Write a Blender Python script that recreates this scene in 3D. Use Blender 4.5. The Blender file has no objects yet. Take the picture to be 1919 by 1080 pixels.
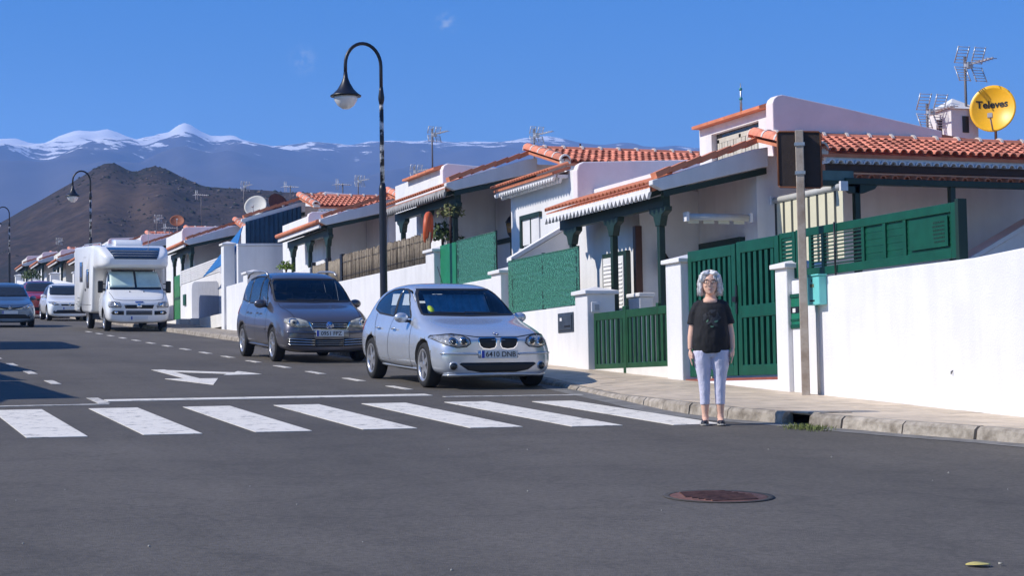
import bpy, bmesh, math, random
from mathutils import Vector, Matrix, noise
from mathutils.bvhtree import BVHTree
random.seed(7)
S = bpy.context.scene
COL = S.collection
pi, sin, cos, rad = math.pi, math.sin, math.cos, math.radians

# ---------------------------------------------------------------- camera
YAW, PITCH, ROLL, FPX = 0.35936, 0.056175, -0.017236, 3400.0
CAMH = 1.4
def cam_axes():
    f = Vector((sin(YAW), cos(YAW), 0)); r = Vector((cos(YAW), -sin(YAW), 0)); u = Vector((0, 0, 1))
    f2 = f*cos(PITCH)+u*sin(PITCH); u2 = u*cos(PITCH)-f*sin(PITCH)
    return r*cos(ROLL)+u2*sin(ROLL), u2*cos(ROLL)-r*sin(ROLL), f2
cr, cu, cf = cam_axes()
cam = bpy.data.cameras.new('camera'); cam_o = bpy.data.objects.new('camera', cam); COL.objects.link(cam_o)
cam.sensor_width = 36; cam.lens = 36*FPX/1919; cam.clip_start = 0.5; cam.clip_end = 30000
M = Matrix((( cr.x, cu.x, -cf.x, 0), (cr.y, cu.y, -cf.y, 0), (cr.z, cu.z, -cf.z, CAMH), (0, 0, 0, 1)))
cam_o.matrix_world = M
S.camera = cam_o
# ---------------------------------------------------------------- light
SUN_EL, SUN_AZ = rad(40), rad(-82)        # azimuth measured from +Y towards +X
sun_dir = Vector((sin(SUN_AZ)*cos(SUN_EL), cos(SUN_AZ)*cos(SUN_EL), sin(SUN_EL)))
ld = bpy.data.lights.new('sun', 'SUN'); ld.energy = 4.9; ld.angle = rad(0.53); ld.color = (1, 0.945, 0.855)
lo = bpy.data.objects.new('sun', ld); COL.objects.link(lo); lo.location = (-30, 10, 60)
lo.rotation_euler = (-sun_dir).to_track_quat('-Z', 'Y').to_euler()
W = bpy.data.worlds.new('World'); S.world = W; W.use_nodes = True
wn, wl = W.node_tree.nodes, W.node_tree.links
for n in list(wn): wn.remove(n)
wo = wn.new('ShaderNodeOutputWorld'); bg = wn.new('ShaderNodeBackground'); sky = wn.new('ShaderNodeTexSky')
sky.sky_type = 'NISHITA'; sky.sun_disc = False; sky.sun_elevation = SUN_EL; sky.sun_rotation = SUN_AZ
sky.altitude = 300; sky.air_density = 1.0; sky.dust_density = 0.2; sky.ozone_density = 4.0
hs = wn.new('ShaderNodeHueSaturation'); hs.inputs['Saturation'].default_value = 1.45; hs.inputs['Hue'].default_value = .512; hs.inputs['Value'].default_value = 1.0
# two faint high wisps of cloud
wtc = wn.new('ShaderNodeTexCoord'); acc = None
wnz = wn.new('ShaderNodeTexNoise'); wnz.inputs['Scale'].default_value = 260; wnz.inputs['Detail'].default_value = 6; wl.new(wtc.outputs['Generated'], wnz.inputs['Vector'])
for px_, py_, r_ in ((838, 42, .0085), (568, 112, .0105)):
    d_ = (cr*((px_-960)/FPX)-cu*((py_-540)/FPX)+cf).normalized(); vd = wn.new('ShaderNodeVectorMath'); vd.operation = 'DISTANCE'; vd.inputs[1].default_value = d_
    wl.new(wtc.outputs['Generated'], vd.inputs[0]); mr_ = wn.new('ShaderNodeMapRange'); mr_.interpolation_type = 'SMOOTHSTEP'
    mr_.inputs['From Min'].default_value = r_; mr_.inputs['From Max'].default_value = 0; mr_.inputs['To Max'].default_value = .55; wl.new(vd.outputs['Value'], mr_.inputs['Value'])
    if acc is None: acc = mr_.outputs[0]
    else:
        ad_ = wn.new('ShaderNodeMath'); ad_.operation = 'ADD'; wl.new(acc, ad_.inputs[0]); wl.new(mr_.outputs[0], ad_.inputs[1]); acc = ad_.outputs[0]
cm = wn.new('ShaderNodeMapRange'); cm.inputs['From Min'].default_value = .42; cm.inputs['From Max'].default_value = .75; wl.new(wnz.outputs['Fac'], cm.inputs['Value'])
ml = wn.new('ShaderNodeMath'); ml.operation = 'MULTIPLY'; wl.new(acc, ml.inputs[0]); wl.new(cm.outputs[0], ml.inputs[1])
wmx = wn.new('ShaderNodeMix'); wmx.data_type = 'RGBA'; wmx.inputs['B'].default_value = (5.2, 5.6, 6.2, 1); wl.new(ml.outputs[0], wmx.inputs['Factor'])
wl.new(sky.outputs[0], hs.inputs['Color']); wl.new(hs.outputs[0], wmx.inputs['A']); wl.new(wmx.outputs['Result'], bg.inputs[0]); wl.new(bg.outputs[0], wo.inputs[0])
bg.inputs[1].default_value = 0.128
vs = S.view_settings; vs.view_transform = 'Standard'; vs.look = 'None'; vs.exposure = 0.16; vs.gamma = 1
try: vs.use_curve_mapping = False
except Exception: pass
S.cycles.use_denoising = True
S.cycles.max_bounces = 6; S.cycles.transparent_max_bounces = 12; S.cycles.volume_bounces = 2
S.cycles.sample_clamp_indirect = 4

# ---------------------------------------------------------------- builders
class MB:
    def __init__(s): s.v = []; s.f = []; s.sm = []; s.mi = []; s.cur = 0
    def add(s, vs, fs, sm=False):
        b = len(s.v); s.v += [tuple(v) for v in vs]
        for f in fs: s.f.append([i+b for i in f]); s.sm.append(sm); s.mi.append(s.cur)
        return s
    def box(s, x0, x1, y0, y1, z0, z1, m=None):
        vs = [(x0,y0,z0),(x1,y0,z0),(x1,y1,z0),(x0,y1,z0),(x0,y0,z1),(x1,y0,z1),(x1,y1,z1),(x0,y1,z1)]
        if m is not None: vs = [m @ Vector(v) for v in vs]
        return s.add(vs, [(0,3,2,1),(4,5,6,7),(0,1,5,4),(1,2,6,5),(2,3,7,6),(3,0,4,7)])
    def prism(s, poly, a0, a1, ax='y', m=None):
        # poly: 2-D points; ax 'y': (x,z) extruded in y; 'x': (y,z) extruded in x; 'z': (x,y) in z
        def P(p, t):
            q = {'y': (p[0], t, p[1]), 'x': (t, p[0], p[1]), 'z': (p[0], p[1], t)}[ax]
            return m @ Vector(q) if m is not None else q
        n = len(poly); vs = [P(p, a0) for p in poly]+[P(p, a1) for p in poly]
        fs = [tuple(range(n)), tuple(range(2*n-1, n-1, -1))]+[(i, n+i, n+(i+1) % n, (i+1) % n) for i in range(n)]
        return s.add(vs, fs)
    def loft(s, rings, caps=True, closed=True, sm=True):
        n = len(rings[0]); vs = [p for r in rings for p in r]; fs = []
        for i in range(len(rings)-1):
            for j in range(n if closed else n-1):
                k = (j+1) % n; fs.append((i*n+j, i*n+k, (i+1)*n+k, (i+1)*n+j))
        s.add(vs, fs, sm)
        if caps:
            b = len(s.v)-len(vs)
            for r in (0, len(rings)-1):
                f = [b+r*n+j for j in range(n)]
                s.f.append(f if r else f[::-1]); s.sm.append(False); s.mi.append(s.cur)
        return s
    def tube(s, pts, r, n=8, caps=True):
        pts = [Vector(p) for p in pts]; R = r if isinstance(r, (list, tuple)) else [r]*len(pts)
        rings = []; up = None
        for i, p in enumerate(pts):
            t = (pts[min(i+1, len(pts)-1)]-pts[max(i-1, 0)]).normalized()
            if up is None: up = Vector((0, 0, 1)) if abs(t.z) < .9 else Vector((1, 0, 0))
            a = t.cross(up).normalized(); up = a.cross(t).normalized()
            rings.append([p+(a*cos(2*pi*k/n)+up*sin(2*pi*k/n))*R[i] for k in range(n)])
        return s.loft(rings, caps)
    def lathe(s, prof, n=16, m=None, caps=True):
        rings = [[Vector((r*cos(2*pi*k/n), r*sin(2*pi*k/n), z)) for k in range(n)] for r, z in prof]
        if m is not None: rings = [[m @ p for p in r] for r in rings]
        return s.loft(rings, caps)
    def ball(s, c, r, nu=12, nv=8):
        r = r if isinstance(r, (list, tuple)) else (r, r, r); rings = []
        for i in range(nv+1):
            t = -pi/2+pi*(i+.02 if i == 0 else i-.02 if i == nv else i)/nv
            rings.append([Vector((c[0]+r[0]*cos(t)*cos(2*pi*k/nu), c[1]+r[1]*cos(t)*sin(2*pi*k/nu), c[2]+r[2]*sin(t))) for k in range(nu)])
        return s.loft(rings)
    def mesh(s, name, mats):
        me = bpy.data.meshes.new(name); me.from_pydata(s.v, [], s.f)
        me.polygons.foreach_set('use_smooth', s.sm); me.polygons.foreach_set('material_index', s.mi)
        for m in (mats if isinstance(mats, (list, tuple)) else [mats]): me.materials.append(m)
        bm = bmesh.new(); bm.from_mesh(me); bmesh.ops.recalc_face_normals(bm, faces=bm.faces); bm.to_mesh(me); bm.free()
        me.update(); return me
def obj(name, mb, m, parent=None, loc=None, rot=None, kind=None, bev=0, label=None):
    me = mb if isinstance(mb, bpy.types.Mesh) else mb.mesh(name, m)
    o = bpy.data.objects.new(name, me); COL.objects.link(o)
    if parent is not None: o.parent = parent
    if loc is not None: o.location = loc
    if rot is not None: o.rotation_euler = rot
    if kind: o['kind'] = kind
    if label: o['label'] = label
    if bev:
        b = o.modifiers.new('bevel', 'BEVEL'); b.width = bev; b.segments = 2; b.limit_method = 'ANGLE'; b.angle_limit = rad(40)
    return o
def tag(o, label, cat, group=None):
    o['label'] = label; o['category'] = cat
    if group: o['group'] = group
    return o
def thing(name, label, cat, loc=(0, 0, 0), rot=None, group=None):
    o = bpy.data.objects.new(name, None); o.empty_display_size = .2; COL.objects.link(o); o.location = loc
    if rot is not None: o.rotation_euler = rot
    return tag(o, label, cat, group)
def copy_tree(o, parent=None):
    c = o.copy(); COL.objects.link(c); c.parent = parent
    for ch in list(o.children): copy_tree(ch, c)
    return c
def evalmesh(o):
    dg = bpy.context.evaluated_depsgraph_get(); dg.update()
    return bpy.data.meshes.new_from_object(o.evaluated_get(dg))
def text_mesh(txt, size, m, parent, loc, rot, ext=.002, off=0.0, name='lettering'):
    fc = bpy.data.curves.new('t', 'FONT'); fc.body = txt; fc.size = size; fc.align_x = 'CENTER'; fc.align_y = 'CENTER'; fc.extrude = ext; fc.offset = off
    fo = bpy.data.objects.new('t', fc); COL.objects.link(fo); me = evalmesh(fo); bpy.data.objects.remove(fo)
    me.materials.clear(); me.materials.append(m)
    return obj(name, me, m, parent, loc, rot)
def rz(y): return .06*y                        # height of the sloping road surface
# ---------------------------------------------------------------- materials
MATS = {}
def mat(name, col, rough=.6, var=.0, vs=3.0, bump=0., bs=60., metal=0., coat=0., spec=.5, stain=None, objvar=0., trans=0.):
    """procedural paint: base colour, cloudy value variation, optional stain colour, fine bump"""
    if name in MATS: return MATS[name]
    if col is None: raise KeyError(name)
    m = bpy.data.materials.new(name); m.use_nodes = True; MATS[name] = m
    N, L = m.node_tree.nodes, m.node_tree.links; b = N['Principled BSDF']
    b.inputs['Base Color'].default_value = (*col, 1); b.inputs['Roughness'].default_value = rough
    b.inputs['Metallic'].default_value = metal; b.inputs['Coat Weight'].default_value = coat; b.inputs['Specular IOR Level'].default_value = spec
    b.inputs['Coat Roughness'].default_value = .05
    if trans: b.inputs['Transmission Weight'].default_value = trans
    tc = N.new('ShaderNodeTexCoord'); last = None
    if var or stain:
        nz = N.new('ShaderNodeTexNoise'); nz.inputs['Scale'].default_value = vs; nz.inputs['Detail'].default_value = 6; nz.inputs['Roughness'].default_value = .65
        L.new(tc.outputs['Object'], nz.inputs['Vector'])
        mx = N.new('ShaderNodeMix'); mx.data_type = 'RGBA'
        lo_ = tuple(c*(1-var) for c in col) if not stain else stain
        mx.inputs['A'].default_value = (*lo_, 1); mx.inputs['B'].default_value = (*[min(1, c*(1+var*.6)) for c in col], 1)
        rp = N.new('ShaderNodeMapRange'); rp.inputs['From Min'].default_value = .32; rp.inputs['From Max'].default_value = .62
        L.new(nz.outputs['Fac'], rp.inputs['Value']); L.new(rp.outputs[0], mx.inputs['Factor'])
        last = mx.outputs['Result']
    if objvar:
        oi = N.new('ShaderNodeObjectInfo'); h = N.new('ShaderNodeHueSaturation')
        mr = N.new('ShaderNodeMapRange'); mr.inputs['To Min'].default_value = 1-objvar; mr.inputs['To Max'].default_value = 1+objvar
        L.new(oi.outputs['Random'], mr.inputs['Value']); L.new(mr.outputs[0], h.inputs['Value'])
        if last: L.new(last, h.inputs['Color'])
        else: h.inputs['Color'].default_value = (*col, 1)
        last = h.outputs[0]
    if last: L.new(last, b.inputs['Base Color'])
    if bump:
        n2 = N.new('ShaderNodeTexNoise'); n2.inputs['Scale'].default_value = bs; n2.inputs['Detail'].default_value = 4
        L.new(tc.outputs['Object'], n2.inputs['Vector'])
        bp = N.new('ShaderNodeBump'); bp.inputs['Strength'].default_value = bump; bp.inputs['Distance'].default_value = .01
        L.new(n2.outputs['Fac'], bp.inputs['Height']); L.new(bp.outputs[0], b.inputs['Normal'])
    return m
WHITE = mat('white_plaster', (.775, .765, .77), .85, .05, 1.6, .5, 45)
def streaks(m, lo=.90):
    N, L = m.node_tree.nodes, m.node_tree.links; b = N['Principled BSDF']; src = b.inputs['Base Color'].links[0].from_socket
    tc = N.new('ShaderNodeTexCoord'); mp = N.new('ShaderNodeMapping'); mp.inputs['Scale'].default_value = (3.2, 3.2, .28); n = N.new('ShaderNodeTexNoise'); n.inputs['Scale'].default_value = 1.5; n.inputs['Detail'].default_value = 5
    L.new(tc.outputs['Object'], mp.inputs['Vector']); L.new(mp.outputs[0], n.inputs['Vector']); r = N.new('ShaderNodeMapRange'); r.inputs['From Min'].default_value = .36; r.inputs['From Max'].default_value = .55; r.inputs['To Min'].default_value = lo
    L.new(n.outputs['Fac'], r.inputs['Value']); h = N.new('ShaderNodeHueSaturation'); L.new(src, h.inputs['Color']); L.new(r.outputs[0], h.inputs['Value']); L.new(h.outputs[0], b.inputs['Base Color'])
streaks(WHITE, .945)
WHITE2 = mat('old_white_plaster', (.73, .715, .72), .85, .10, 1.1, .5, 45)
CREAM = mat('cream_white', (.72, .70, .66), .8, .08, 2, .4, 50)
TERRA = mat('terracotta_tile', (.62, .215, .135), .85, .3, 9, .4, 60, objvar=.36)
TERRA2 = mat('terracotta_coping', (.64, .22, .115), .8, .18, 5, .3, 60, objvar=.1)
MORTAR = mat('mortar_white', (.66, .60, .55), .9, .15, 9, .4, 60)
GREEN = mat('green_gloss_paint', (.0045, .075, .044), .42, .18, 5, .08, 30, spec=.4)
DGREEN = mat('dark_green_paint', (.008, .030, .021), .5, .25, 5, .15, 30)
BROWN = mat('dark_brown_wood', (.045, .018, .013), .6, .3, 8, .3, 50)
BLACK = mat('black_metal', (.012, .012, .016), .4, .2, 6)
STEEL = mat('galvanised_steel', (.45, .45, .46), .4, .2, 8, metal=.8)
CONC = mat('kerb_concrete', (.38, .33, .27), .9, .35, 7, .8, 40, stain=(.17, .14, .105), objvar=.12)
PAVE = mat('pavement_slab', (.60, .49, .365), .62, .2, 3.0, .3, 60, objvar=.06)
GLASSD = mat('dark_window_glass', (.03, .035, .04), .06, spec=.6)
# ---------------------------------------------------------------- ground
def sheet(name, m, x0, x1, y0, y1, dz, nx=2, ny=2, kind='structure'):
    mb = MB(); vs = []; fs = []
    for j in range(ny+1):
        for i in range(nx+1):
            x = x0+(x1-x0)*i/nx; y = y0+(y1-y0)*j/ny; vs.append((x, y, rz(y)+dz))
    for j in range(ny):
        for i in range(nx): a = j*(nx+1)+i; fs.append((a, a+1, a+nx+2, a+nx+1))
    return obj(name, mb.add(vs, fs), m, kind=kind)
EARTH = mat('dry_earth', (.16, .125, .105), .95, .3, .05, .5, 3)
sheet('terrain', EARTH, -2600, 2600, -200, 3400, -.06, 4, 4)
def asphalt_mat():
    m = mat('asphalt', (.07, .07, .074), .82, bump=.55, bs=120); N, L = m.node_tree.nodes, m.node_tree.links; b = N['Principled BSDF']
    tc = N.new('ShaderNodeTexCoord')
    def nz(sc, d=4, r=.6):
        n = N.new('ShaderNodeTexNoise'); n.inputs['Scale'].default_value = sc; n.inputs['Detail'].default_value = d; n.inputs['Roughness'].default_value = r
        L.new(tc.outputs['Object'], n.inputs['Vector']); return n.outputs['Fac']
    def ramp(fac, a, bb, lo, hi):
        r = N.new('ShaderNodeMapRange'); r.inputs['From Min'].default_value = a; r.inputs['From Max'].default_value = bb
        r.inputs['To Min'].default_value = lo; r.inputs['To Max'].default_value = hi; L.new(fac, r.inputs['Value']); return r.outputs[0]
    def mul(p, q):
        n = N.new('ShaderNodeMath'); n.operation = 'MULTIPLY'; L.new(p, n.inputs[0]); L.new(q, n.inputs[1]); return n.outputs[0]
    v = mul(ramp(nz(.35, 5), .35, .7, .86, 1.12), ramp(nz(22, 4, .85), .3, .72, .66, 1.42))
    v = mul(v, ramp(nz(170, 2), .62, .74, 1.0, 2.2)); v = mul(v, ramp(nz(1.7, 8, .75), .34, .5, .80, 1.0)); v = mul(v, ramp(nz(.11, 2), .42, .6, .9, 1.08))
    # tyre-polished streaks running along the street
    mp = N.new('ShaderNodeMapping'); mp.inputs['Scale'].default_value = (1.1, .05, 1); L.new(tc.outputs['Object'], mp.inputs['Vector'])
    n3 = N.new('ShaderNodeTexNoise'); n3.inputs['Scale'].default_value = 1.3; n3.inputs['Detail'].default_value = 3; L.new(mp.outputs[0], n3.inputs['Vector'])
    v = mul(v, ramp(n3.outputs['Fac'], .35, .65, .93, 1.07))
    vo = N.new('ShaderNodeTexVoronoi'); vo.feature = 'DISTANCE_TO_EDGE'; vo.inputs['Scale'].default_value = .34     # hairline cracks
    wv = N.new('ShaderNodeVectorMath'); wv.operation = 'MULTIPLY_ADD'; wn_ = N.new('ShaderNodeTexNoise'); wn_.inputs['Scale'].default_value = 1.6; wn_.inputs['Detail'].default_value = 6; L.new(tc.outputs['Object'], wn_.inputs['Vector'])
    wv.inputs[1].default_value = (1.1, 1.1, 0); L.new(wn_.outputs['Color'], wv.inputs[0]); L.new(tc.outputs['Object'], wv.inputs[2]); L.new(wv.outputs[0], vo.inputs['Vector'])
    v = mul(v, ramp(vo.outputs['Distance'], .0, .010, .84, 1.0))
    mx = N.new('ShaderNodeMix'); mx.data_type = 'RGBA'; mx.inputs['A'].default_value = (0, 0, 0, 1); mx.inputs['B'].default_value = (.215, .188, .155, 1)
    hf = N.new('ShaderNodeMath'); hf.operation = 'MULTIPLY'; hf.inputs[1].default_value = .5; L.new(v, hf.inputs[0])
    L.new(hf.outputs[0], mx.inputs['Factor']); L.new(mx.outputs['Result'], b.inputs['Base Color'])
    return m
ASPH = asphalt_mat()
sheet('road', ASPH, -14, 13.5, -12, 150, 0, 4, 40)
def paint_mat(name, col, lo, hi):
    m = mat(name, col, .7, bump=.3, bs=90); N, L = m.node_tree.nodes, m.node_tree.links; b = N['Principled BSDF']
    tc = N.new('ShaderNodeTexCoord'); n = N.new('ShaderNodeTexNoise'); n.inputs['Scale'].default_value = 7; n.inputs['Detail'].default_value = 9; n.inputs['Roughness'].default_value = .75
    L.new(tc.outputs['Object'], n.inputs['Vector']); r = N.new('ShaderNodeMapRange'); r.inputs['From Min'].default_value = lo; r.inputs['From Max'].default_value = hi
    L.new(n.outputs['Fac'], r.inputs['Value']); mx = N.new('ShaderNodeMix'); mx.data_type = 'RGBA'
    mx.inputs['A'].default_value = (.2, .195, .19, 1); mx.inputs['B'].default_value = (*col, 1)
    L.new(r.outputs[0], mx.inputs['Factor']); L.new(mx.outputs['Result'], b.inputs['Base Color']); return m
RPAINT = paint_mat('road_paint', (.82, .765, .67), .33, .47)
RPAINT2 = paint_mat('worn_road_paint', (.74, .69, .61), .34, .55)
def marking(name, polys, m, dz=.006, rootname=None):
    out = []
    for p in polys:
        mb = MB(); n = len(p); top = [(x, y, rz(y)+dz) for x, y in p]; bot = [(x, y, rz(y)+.001) for x, y in p]
        mb.add(top+bot, [tuple(range(n))]+[(i, n+i, n+(i+1) % n, (i+1) % n) for i in range(n)])
        out.append(obj(name, mb, m, kind='structure'))
    return out
cross = []
for i in range(7):
    x = 1.70+1.068*i-(.03 if i > 4 else 0); w = .53
    y1 = 21.12-(.02*i if i < 6 else .30); y0 = 17.22-(0 if i < 4 else .13*(i-3))
    cross.append([(x-.02, y0), (x+w, y0-.02), (x+w, y1), (x-.02, y1)])
cross.insert(0, [(.62, 17.24), (1.12, 17.24), (1.12, 21.14), (.62, 21.14)])
marking('crosswalk_stripe', cross, RPAINT)
marking('stop_line', [[(3.14, 22.36), (7.28, 22.36), (7.28, 22.72), (3.14, 22.72)]], RPAINT)
marking('edge_line', [[(.85, 21.72), (3.08, 21.78), (3.08, 21.90), (.85, 21.84)], [(7.33, 22.0), (9.2, 21.9), (9.2, 22.0), (7.33, 22.12)]], RPAINT2)
marking('edge_line', [[(2.98, 22.0), (3.12, 22.0), (3.12, 23.1), (2.98, 23.1)]], RPAINT2)
ys = [22.2]+[26.0+2.28*k for k in range(0, 12)]
marking('parking_line', [[(7.34, y), (7.46, y), (7.46, y+.95), (7.34, y+.95)] for y in [23.75]+[26.1+2.32*k for k in range(14)]], RPAINT2)
marking('parking_line', [[(2.94, y), (3.07, y), (3.07, y+1.05), (2.94, y+1.05)] for y in [26.5+3.15*k for k in range(12)]], RPAINT2)
marking('direction_arrow', [[(5.09, 25.70), (5.52, 27.50), (5.24, 27.50), (5.24, 30.6), (5.02, 30.6), (5.02, 27.55), (4.72, 27.55)],
                            [(5.24, 29.75), (5.95, 28.9), (5.8, 28.45), (6.45, 28.6), (6.30, 29.75), (6.15, 29.3), (5.24, 30.4)]], RPAINT)
# ---------------------------------------------------------------- kerb and pavement (right-hand side)
KPTS = [(10.52, 12.0), (10.15, 13.87), (9.70, 15.08), (9.33, 16.48), (9.02, 17.4), (8.94, 18.16), (9.0, 19.2), (9.19, 20.3), (9.45, 22.3), (9.62, 23.6), (9.74, 26), (9.76, 45), (9.76, 150)]
def kx(y):
    for (xa, ya), (xb, yb) in zip(KPTS, KPTS[1:]):
        if ya <= y <= yb: return xa+(xb-xa)*(y-ya)/(yb-ya)
    return KPTS[0][0] if y < KPTS[0][1] else KPTS[-1][0]
def khgt(y):                                   # kerb upstand: dropped at the parked cars, full at the corner
    return .125 if y < 18.6 else max(.05, .125-(y-18.6)*.028) if y < 21.4 else .05 if y < 23.5 else min(.12, .05+(y-23.5)*.03)
pk = bpy.data.objects.new('kerb', None); COL.objects.link(pk); pk['kind'] = 'structure'
y = 12.0; k = 0
while y < 92:
    ln = .78 if y < 30 else 1.0 if y < 45 else 4.0
    pass
    a, b = y+.012, y+ln-.012
    if 15.9 < b < 16.75: b = min(b, 16.34)
    if a < 16.34 < b: b = 16.34
    if 16.34 <= a < 16.66: a = 16.66
    if b-a > .05:
        d = Vector((kx(b)-kx(a), b-a)).normalized(); nx, ny = d.y, -d.x; w = .15; h0, h1 = khgt(a), khgt(b)
        j = random.uniform(-.008, .008)
        A, B = (kx(a)+j, a), (kx(b)+j, b)
        pts = []
        for (px, py), h in ((A, h0), (B, h1)):
            pts += [(px-.025, py, rz(py)-.05), (px+.0, py, rz(py)+h-.03), (px+.035, py, rz(py)+h), (px+w*nx, py+w*ny, rz(py+w*ny)+h), (px+w*nx, py+w*ny, rz(py)-.05)]
        mb = MB().add(pts, [(0, 1, 2, 3, 4), (9, 8, 7, 6, 5)]+[(i, 5+i, 5+(i+1) % 5, (i+1) % 5) for i in range(5)])
        obj('kerb_stone', mb, CONC, pk)
    y += ln
pp = bpy.data.objects.new('pavement', None); COL.objects.link(pp); pp['kind'] = 'structure'
XW = 11.2
mb = MB(); seq = [12+.5*i for i in range(60)]+[42+4*i for i in range(14)]
for a, b in zip(seq, seq[1:]):
    mb.add([(kx(a)+.1, a, rz(a)+khgt(a)-.012), (13.2, a, rz(a)+.108), (13.2, b, rz(b)+.108), (kx(b)+.1, b, rz(b)+khgt(b)-.012)], [(0, 1, 2, 3)])
obj('bedding', mb, CONC, pp)
for r in range(46):
    a = 12.2+.42*r; b = a+.42; ha, hb = khgt(a), khgt(b); c = XW+.02
    def zz(x, yy):
        t = min(1, max(0, (x-kx(yy)-.15)/.8)); return rz(yy)+khgt(yy)*(1-t)+.12*t
    while c > min(kx(a), kx(b))+.2:
        l = c-.42; ga = max(l, kx(a)+.165); gb = max(l, kx(b)+.165)
        if l < kx(a)+.3 or l < kx(b)+.3: ga, gb = kx(a)+.165, kx(b)+.165; l = -9
        if c-.008-ga > .03 and c-.008-gb > .03:
            g = .004; dz = random.uniform(-.0015, .0015)
            q = [(ga+g, a+g), (c-g, a+g), (c-g, b-g), (gb+g, b-g)]
            top = [(px, py, zz(px, py)+dz) for px, py in q]; bot = [(px, py, zz(px, py)-.03) for px, py in q]
            obj('paving_slab', MB().add(top+bot, [(0, 1, 2, 3)]+[(i, 4+i, 4+(i+1) % 4, (i+1) % 4) for i in range(4)]), PAVE, pp)
        if l < 0: break
        c = l
# gutter strip of pale concrete along the kerb
GUT = mat('gutter_concrete', (.20, .19, .175), .9, .35, 4, .5, 60)
mb = MB(); seq = [12+.5*i for i in range(52)]
for a, b in zip(seq, seq[1:]):
    wa = .34 if a < 24 else .2; wb = .34 if b < 24 else .2
    mb.add([(kx(a)-wa, a, rz(a)+.004), (kx(a)+.02, a, rz(a)+.004), (kx(b)+.02, b, rz(b)+.004), (kx(b)-wb, b, rz(b)+.004)], [(0, 1, 2, 3)])
obj('gutter', mb, GUT, kind='structure')
# storm drain mouth in the kerb
t = thing('storm_drain', 'dark storm drain mouth opening in the kerb beside the grass tuft', 'drain', (9.31, 16.50, rz(16.50)))
obj('drain_box', MB().box(.0, .5, -.16, .16, -.3, .0).box(.42, .5, -.16, .16, 0, .1), BLACK, t)
obj('lintel', MB().box(.16, .55, -.17, .17, .105, .128), CONC, t, bev=.008)
# left-hand kerb and pavement
obj('pavement_opposite', MB().prism([(24, rz(24)-.1), (150, rz(150)-.1), (150, rz(150)+.12), (24, rz(24)+.12)], -1.6, .8, 'x'), PAVE, kind='structure')
# ---------------------------------------------------------------- hills and mountains
def ray(px, py):
    return (cr*((px-960)/FPX)-cu*((py-540)/FPX)+cf)
def at_depth(px, py, d):
    r = ray(px, py); h = Vector((sin(YAW), cos(YAW), 0)); t = d/(r.x*h.x+r.y*h.y); return Vector((r.x*t, r.y*t, r.z*t+CAMH))
FW = Vector((sin(YAW), cos(YAW), 0)); RT = Vector((cos(YAW), -sin(YAW), 0))
def interp(tab, x):
    if x <= tab[0][0]: return tab[0][1]
    for (a, va), (b, vb) in zip(tab, tab[1:]):
        if x <= b: t = (x-a)/(b-a); return va+(vb-va)*t
    return tab[-1][1]
def ridge_mesh(name, prof, dr, d0, d1, u0, u1, nu, nd, amp, fs, foot, fall):
    """heightfield: silhouette profile (pixels) at depth dr, falling towards the viewer"""
    tab = []
    for px, py in prof:
        p = at_depth(px, py, dr); tab.append((p.dot(RT), p.z))
    vs = []; fsx = []
    for j in range(nd+1):
        d = d0+(d1-d0)*j/nd
        for i in range(nu+1):
            u = u0+(u1-u0)*i/nu
            top = interp(tab, u*dr/d)*(1 if d < dr else 1)
            t = (d-d0)/(dr-d0) if d < dr else 1-(d-dr)/(d1-dr)*.8
            t = max(0, min(1, t)); base = foot(d, u); top = max(top, base)
            n = noise.fractal(Vector((u*fs, d*fs*.6, 3.1)), 1.0, 2.1, 6)
            rg = 1-abs(noise.noise(Vector((u*fs*1.7+n*.4, d*fs*.35, 7))))*2
            z = base+(top-base)*(t**fall)+amp*(n*.6+rg*.5)*t*(1-t)*2.6+amp*(.16*n+.12*noise.noise(Vector((u*.011, d*.004, 2))))*(t > .95)
            p = FW*d+RT*u; vs.append((p.x, p.y, z))
    for j in range(nd):
        for i in range(nu): a = j*(nu+1)+i; fsx.append((a, a+1, a+nu+2, a+nu+1))
    mb = MB(); mb.add(vs, fsx, True); return mb
hp = [(-700, 560), (-300, 530), (-100, 478), (0, 418), (60, 385), (130, 345), (175, 316), (195, 307), (215, 307), (240, 320), (255, 324), (270, 316), (290, 311), (310, 315), (340, 330), (380, 346), (420, 352), (470, 356), (520, 359), (580, 359), (640, 366), (760, 385), (900, 410), (1100, 440), (1500, 470), (2200, 500)]
def hill_mat():
    m = mat('cinder_hill', (.07, .05, .045), .95); N, L = m.node_tree.nodes, m.node_tree.links; b = N['Principled BSDF']
    tc = N.new('ShaderNodeTexCoord'); n1 = N.new('ShaderNodeTexNoise'); n1.inputs['Scale'].default_value = .32; n1.inputs['Detail'].default_value = 9; n1.inputs['Roughness'].default_value = .7
    n2 = N.new('ShaderNodeTexNoise'); n2.inputs['Scale'].default_value = .024; n2.inputs['Detail'].default_value = 4
    for n in (n1, n2): L.new(tc.outputs['Object'], n.inputs['Vector'])
    c = N.new('ShaderNodeValToRGB'); e = c.color_ramp.elements
    e[0].position = .40; e[0].color = (.006, .008, .004, 1); e[1].position = .62; e[1].color = (.075, .046, .031, 1)
    x = e.new(.49); x.color = (.027, .016, .012, 1)
    ad = N.new('ShaderNodeMath'); ad.operation = 'MULTIPLY_ADD'; ad.inputs[1].default_value = .55
    s2 = N.new('ShaderNodeMath'); s2.operation = 'MULTIPLY'; s2.inputs[1].default_value = .47
    L.new(n2.outputs['Fac'], s2.inputs[0]); L.new(n1.outputs['Fac'], ad.inputs[0]); L.new(s2.outputs[0], ad.inputs[2])
    L.new(ad.outputs[0], c.inputs['Fac']); L.new(c.outputs[0], b.inputs['Base Color']); return m
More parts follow.
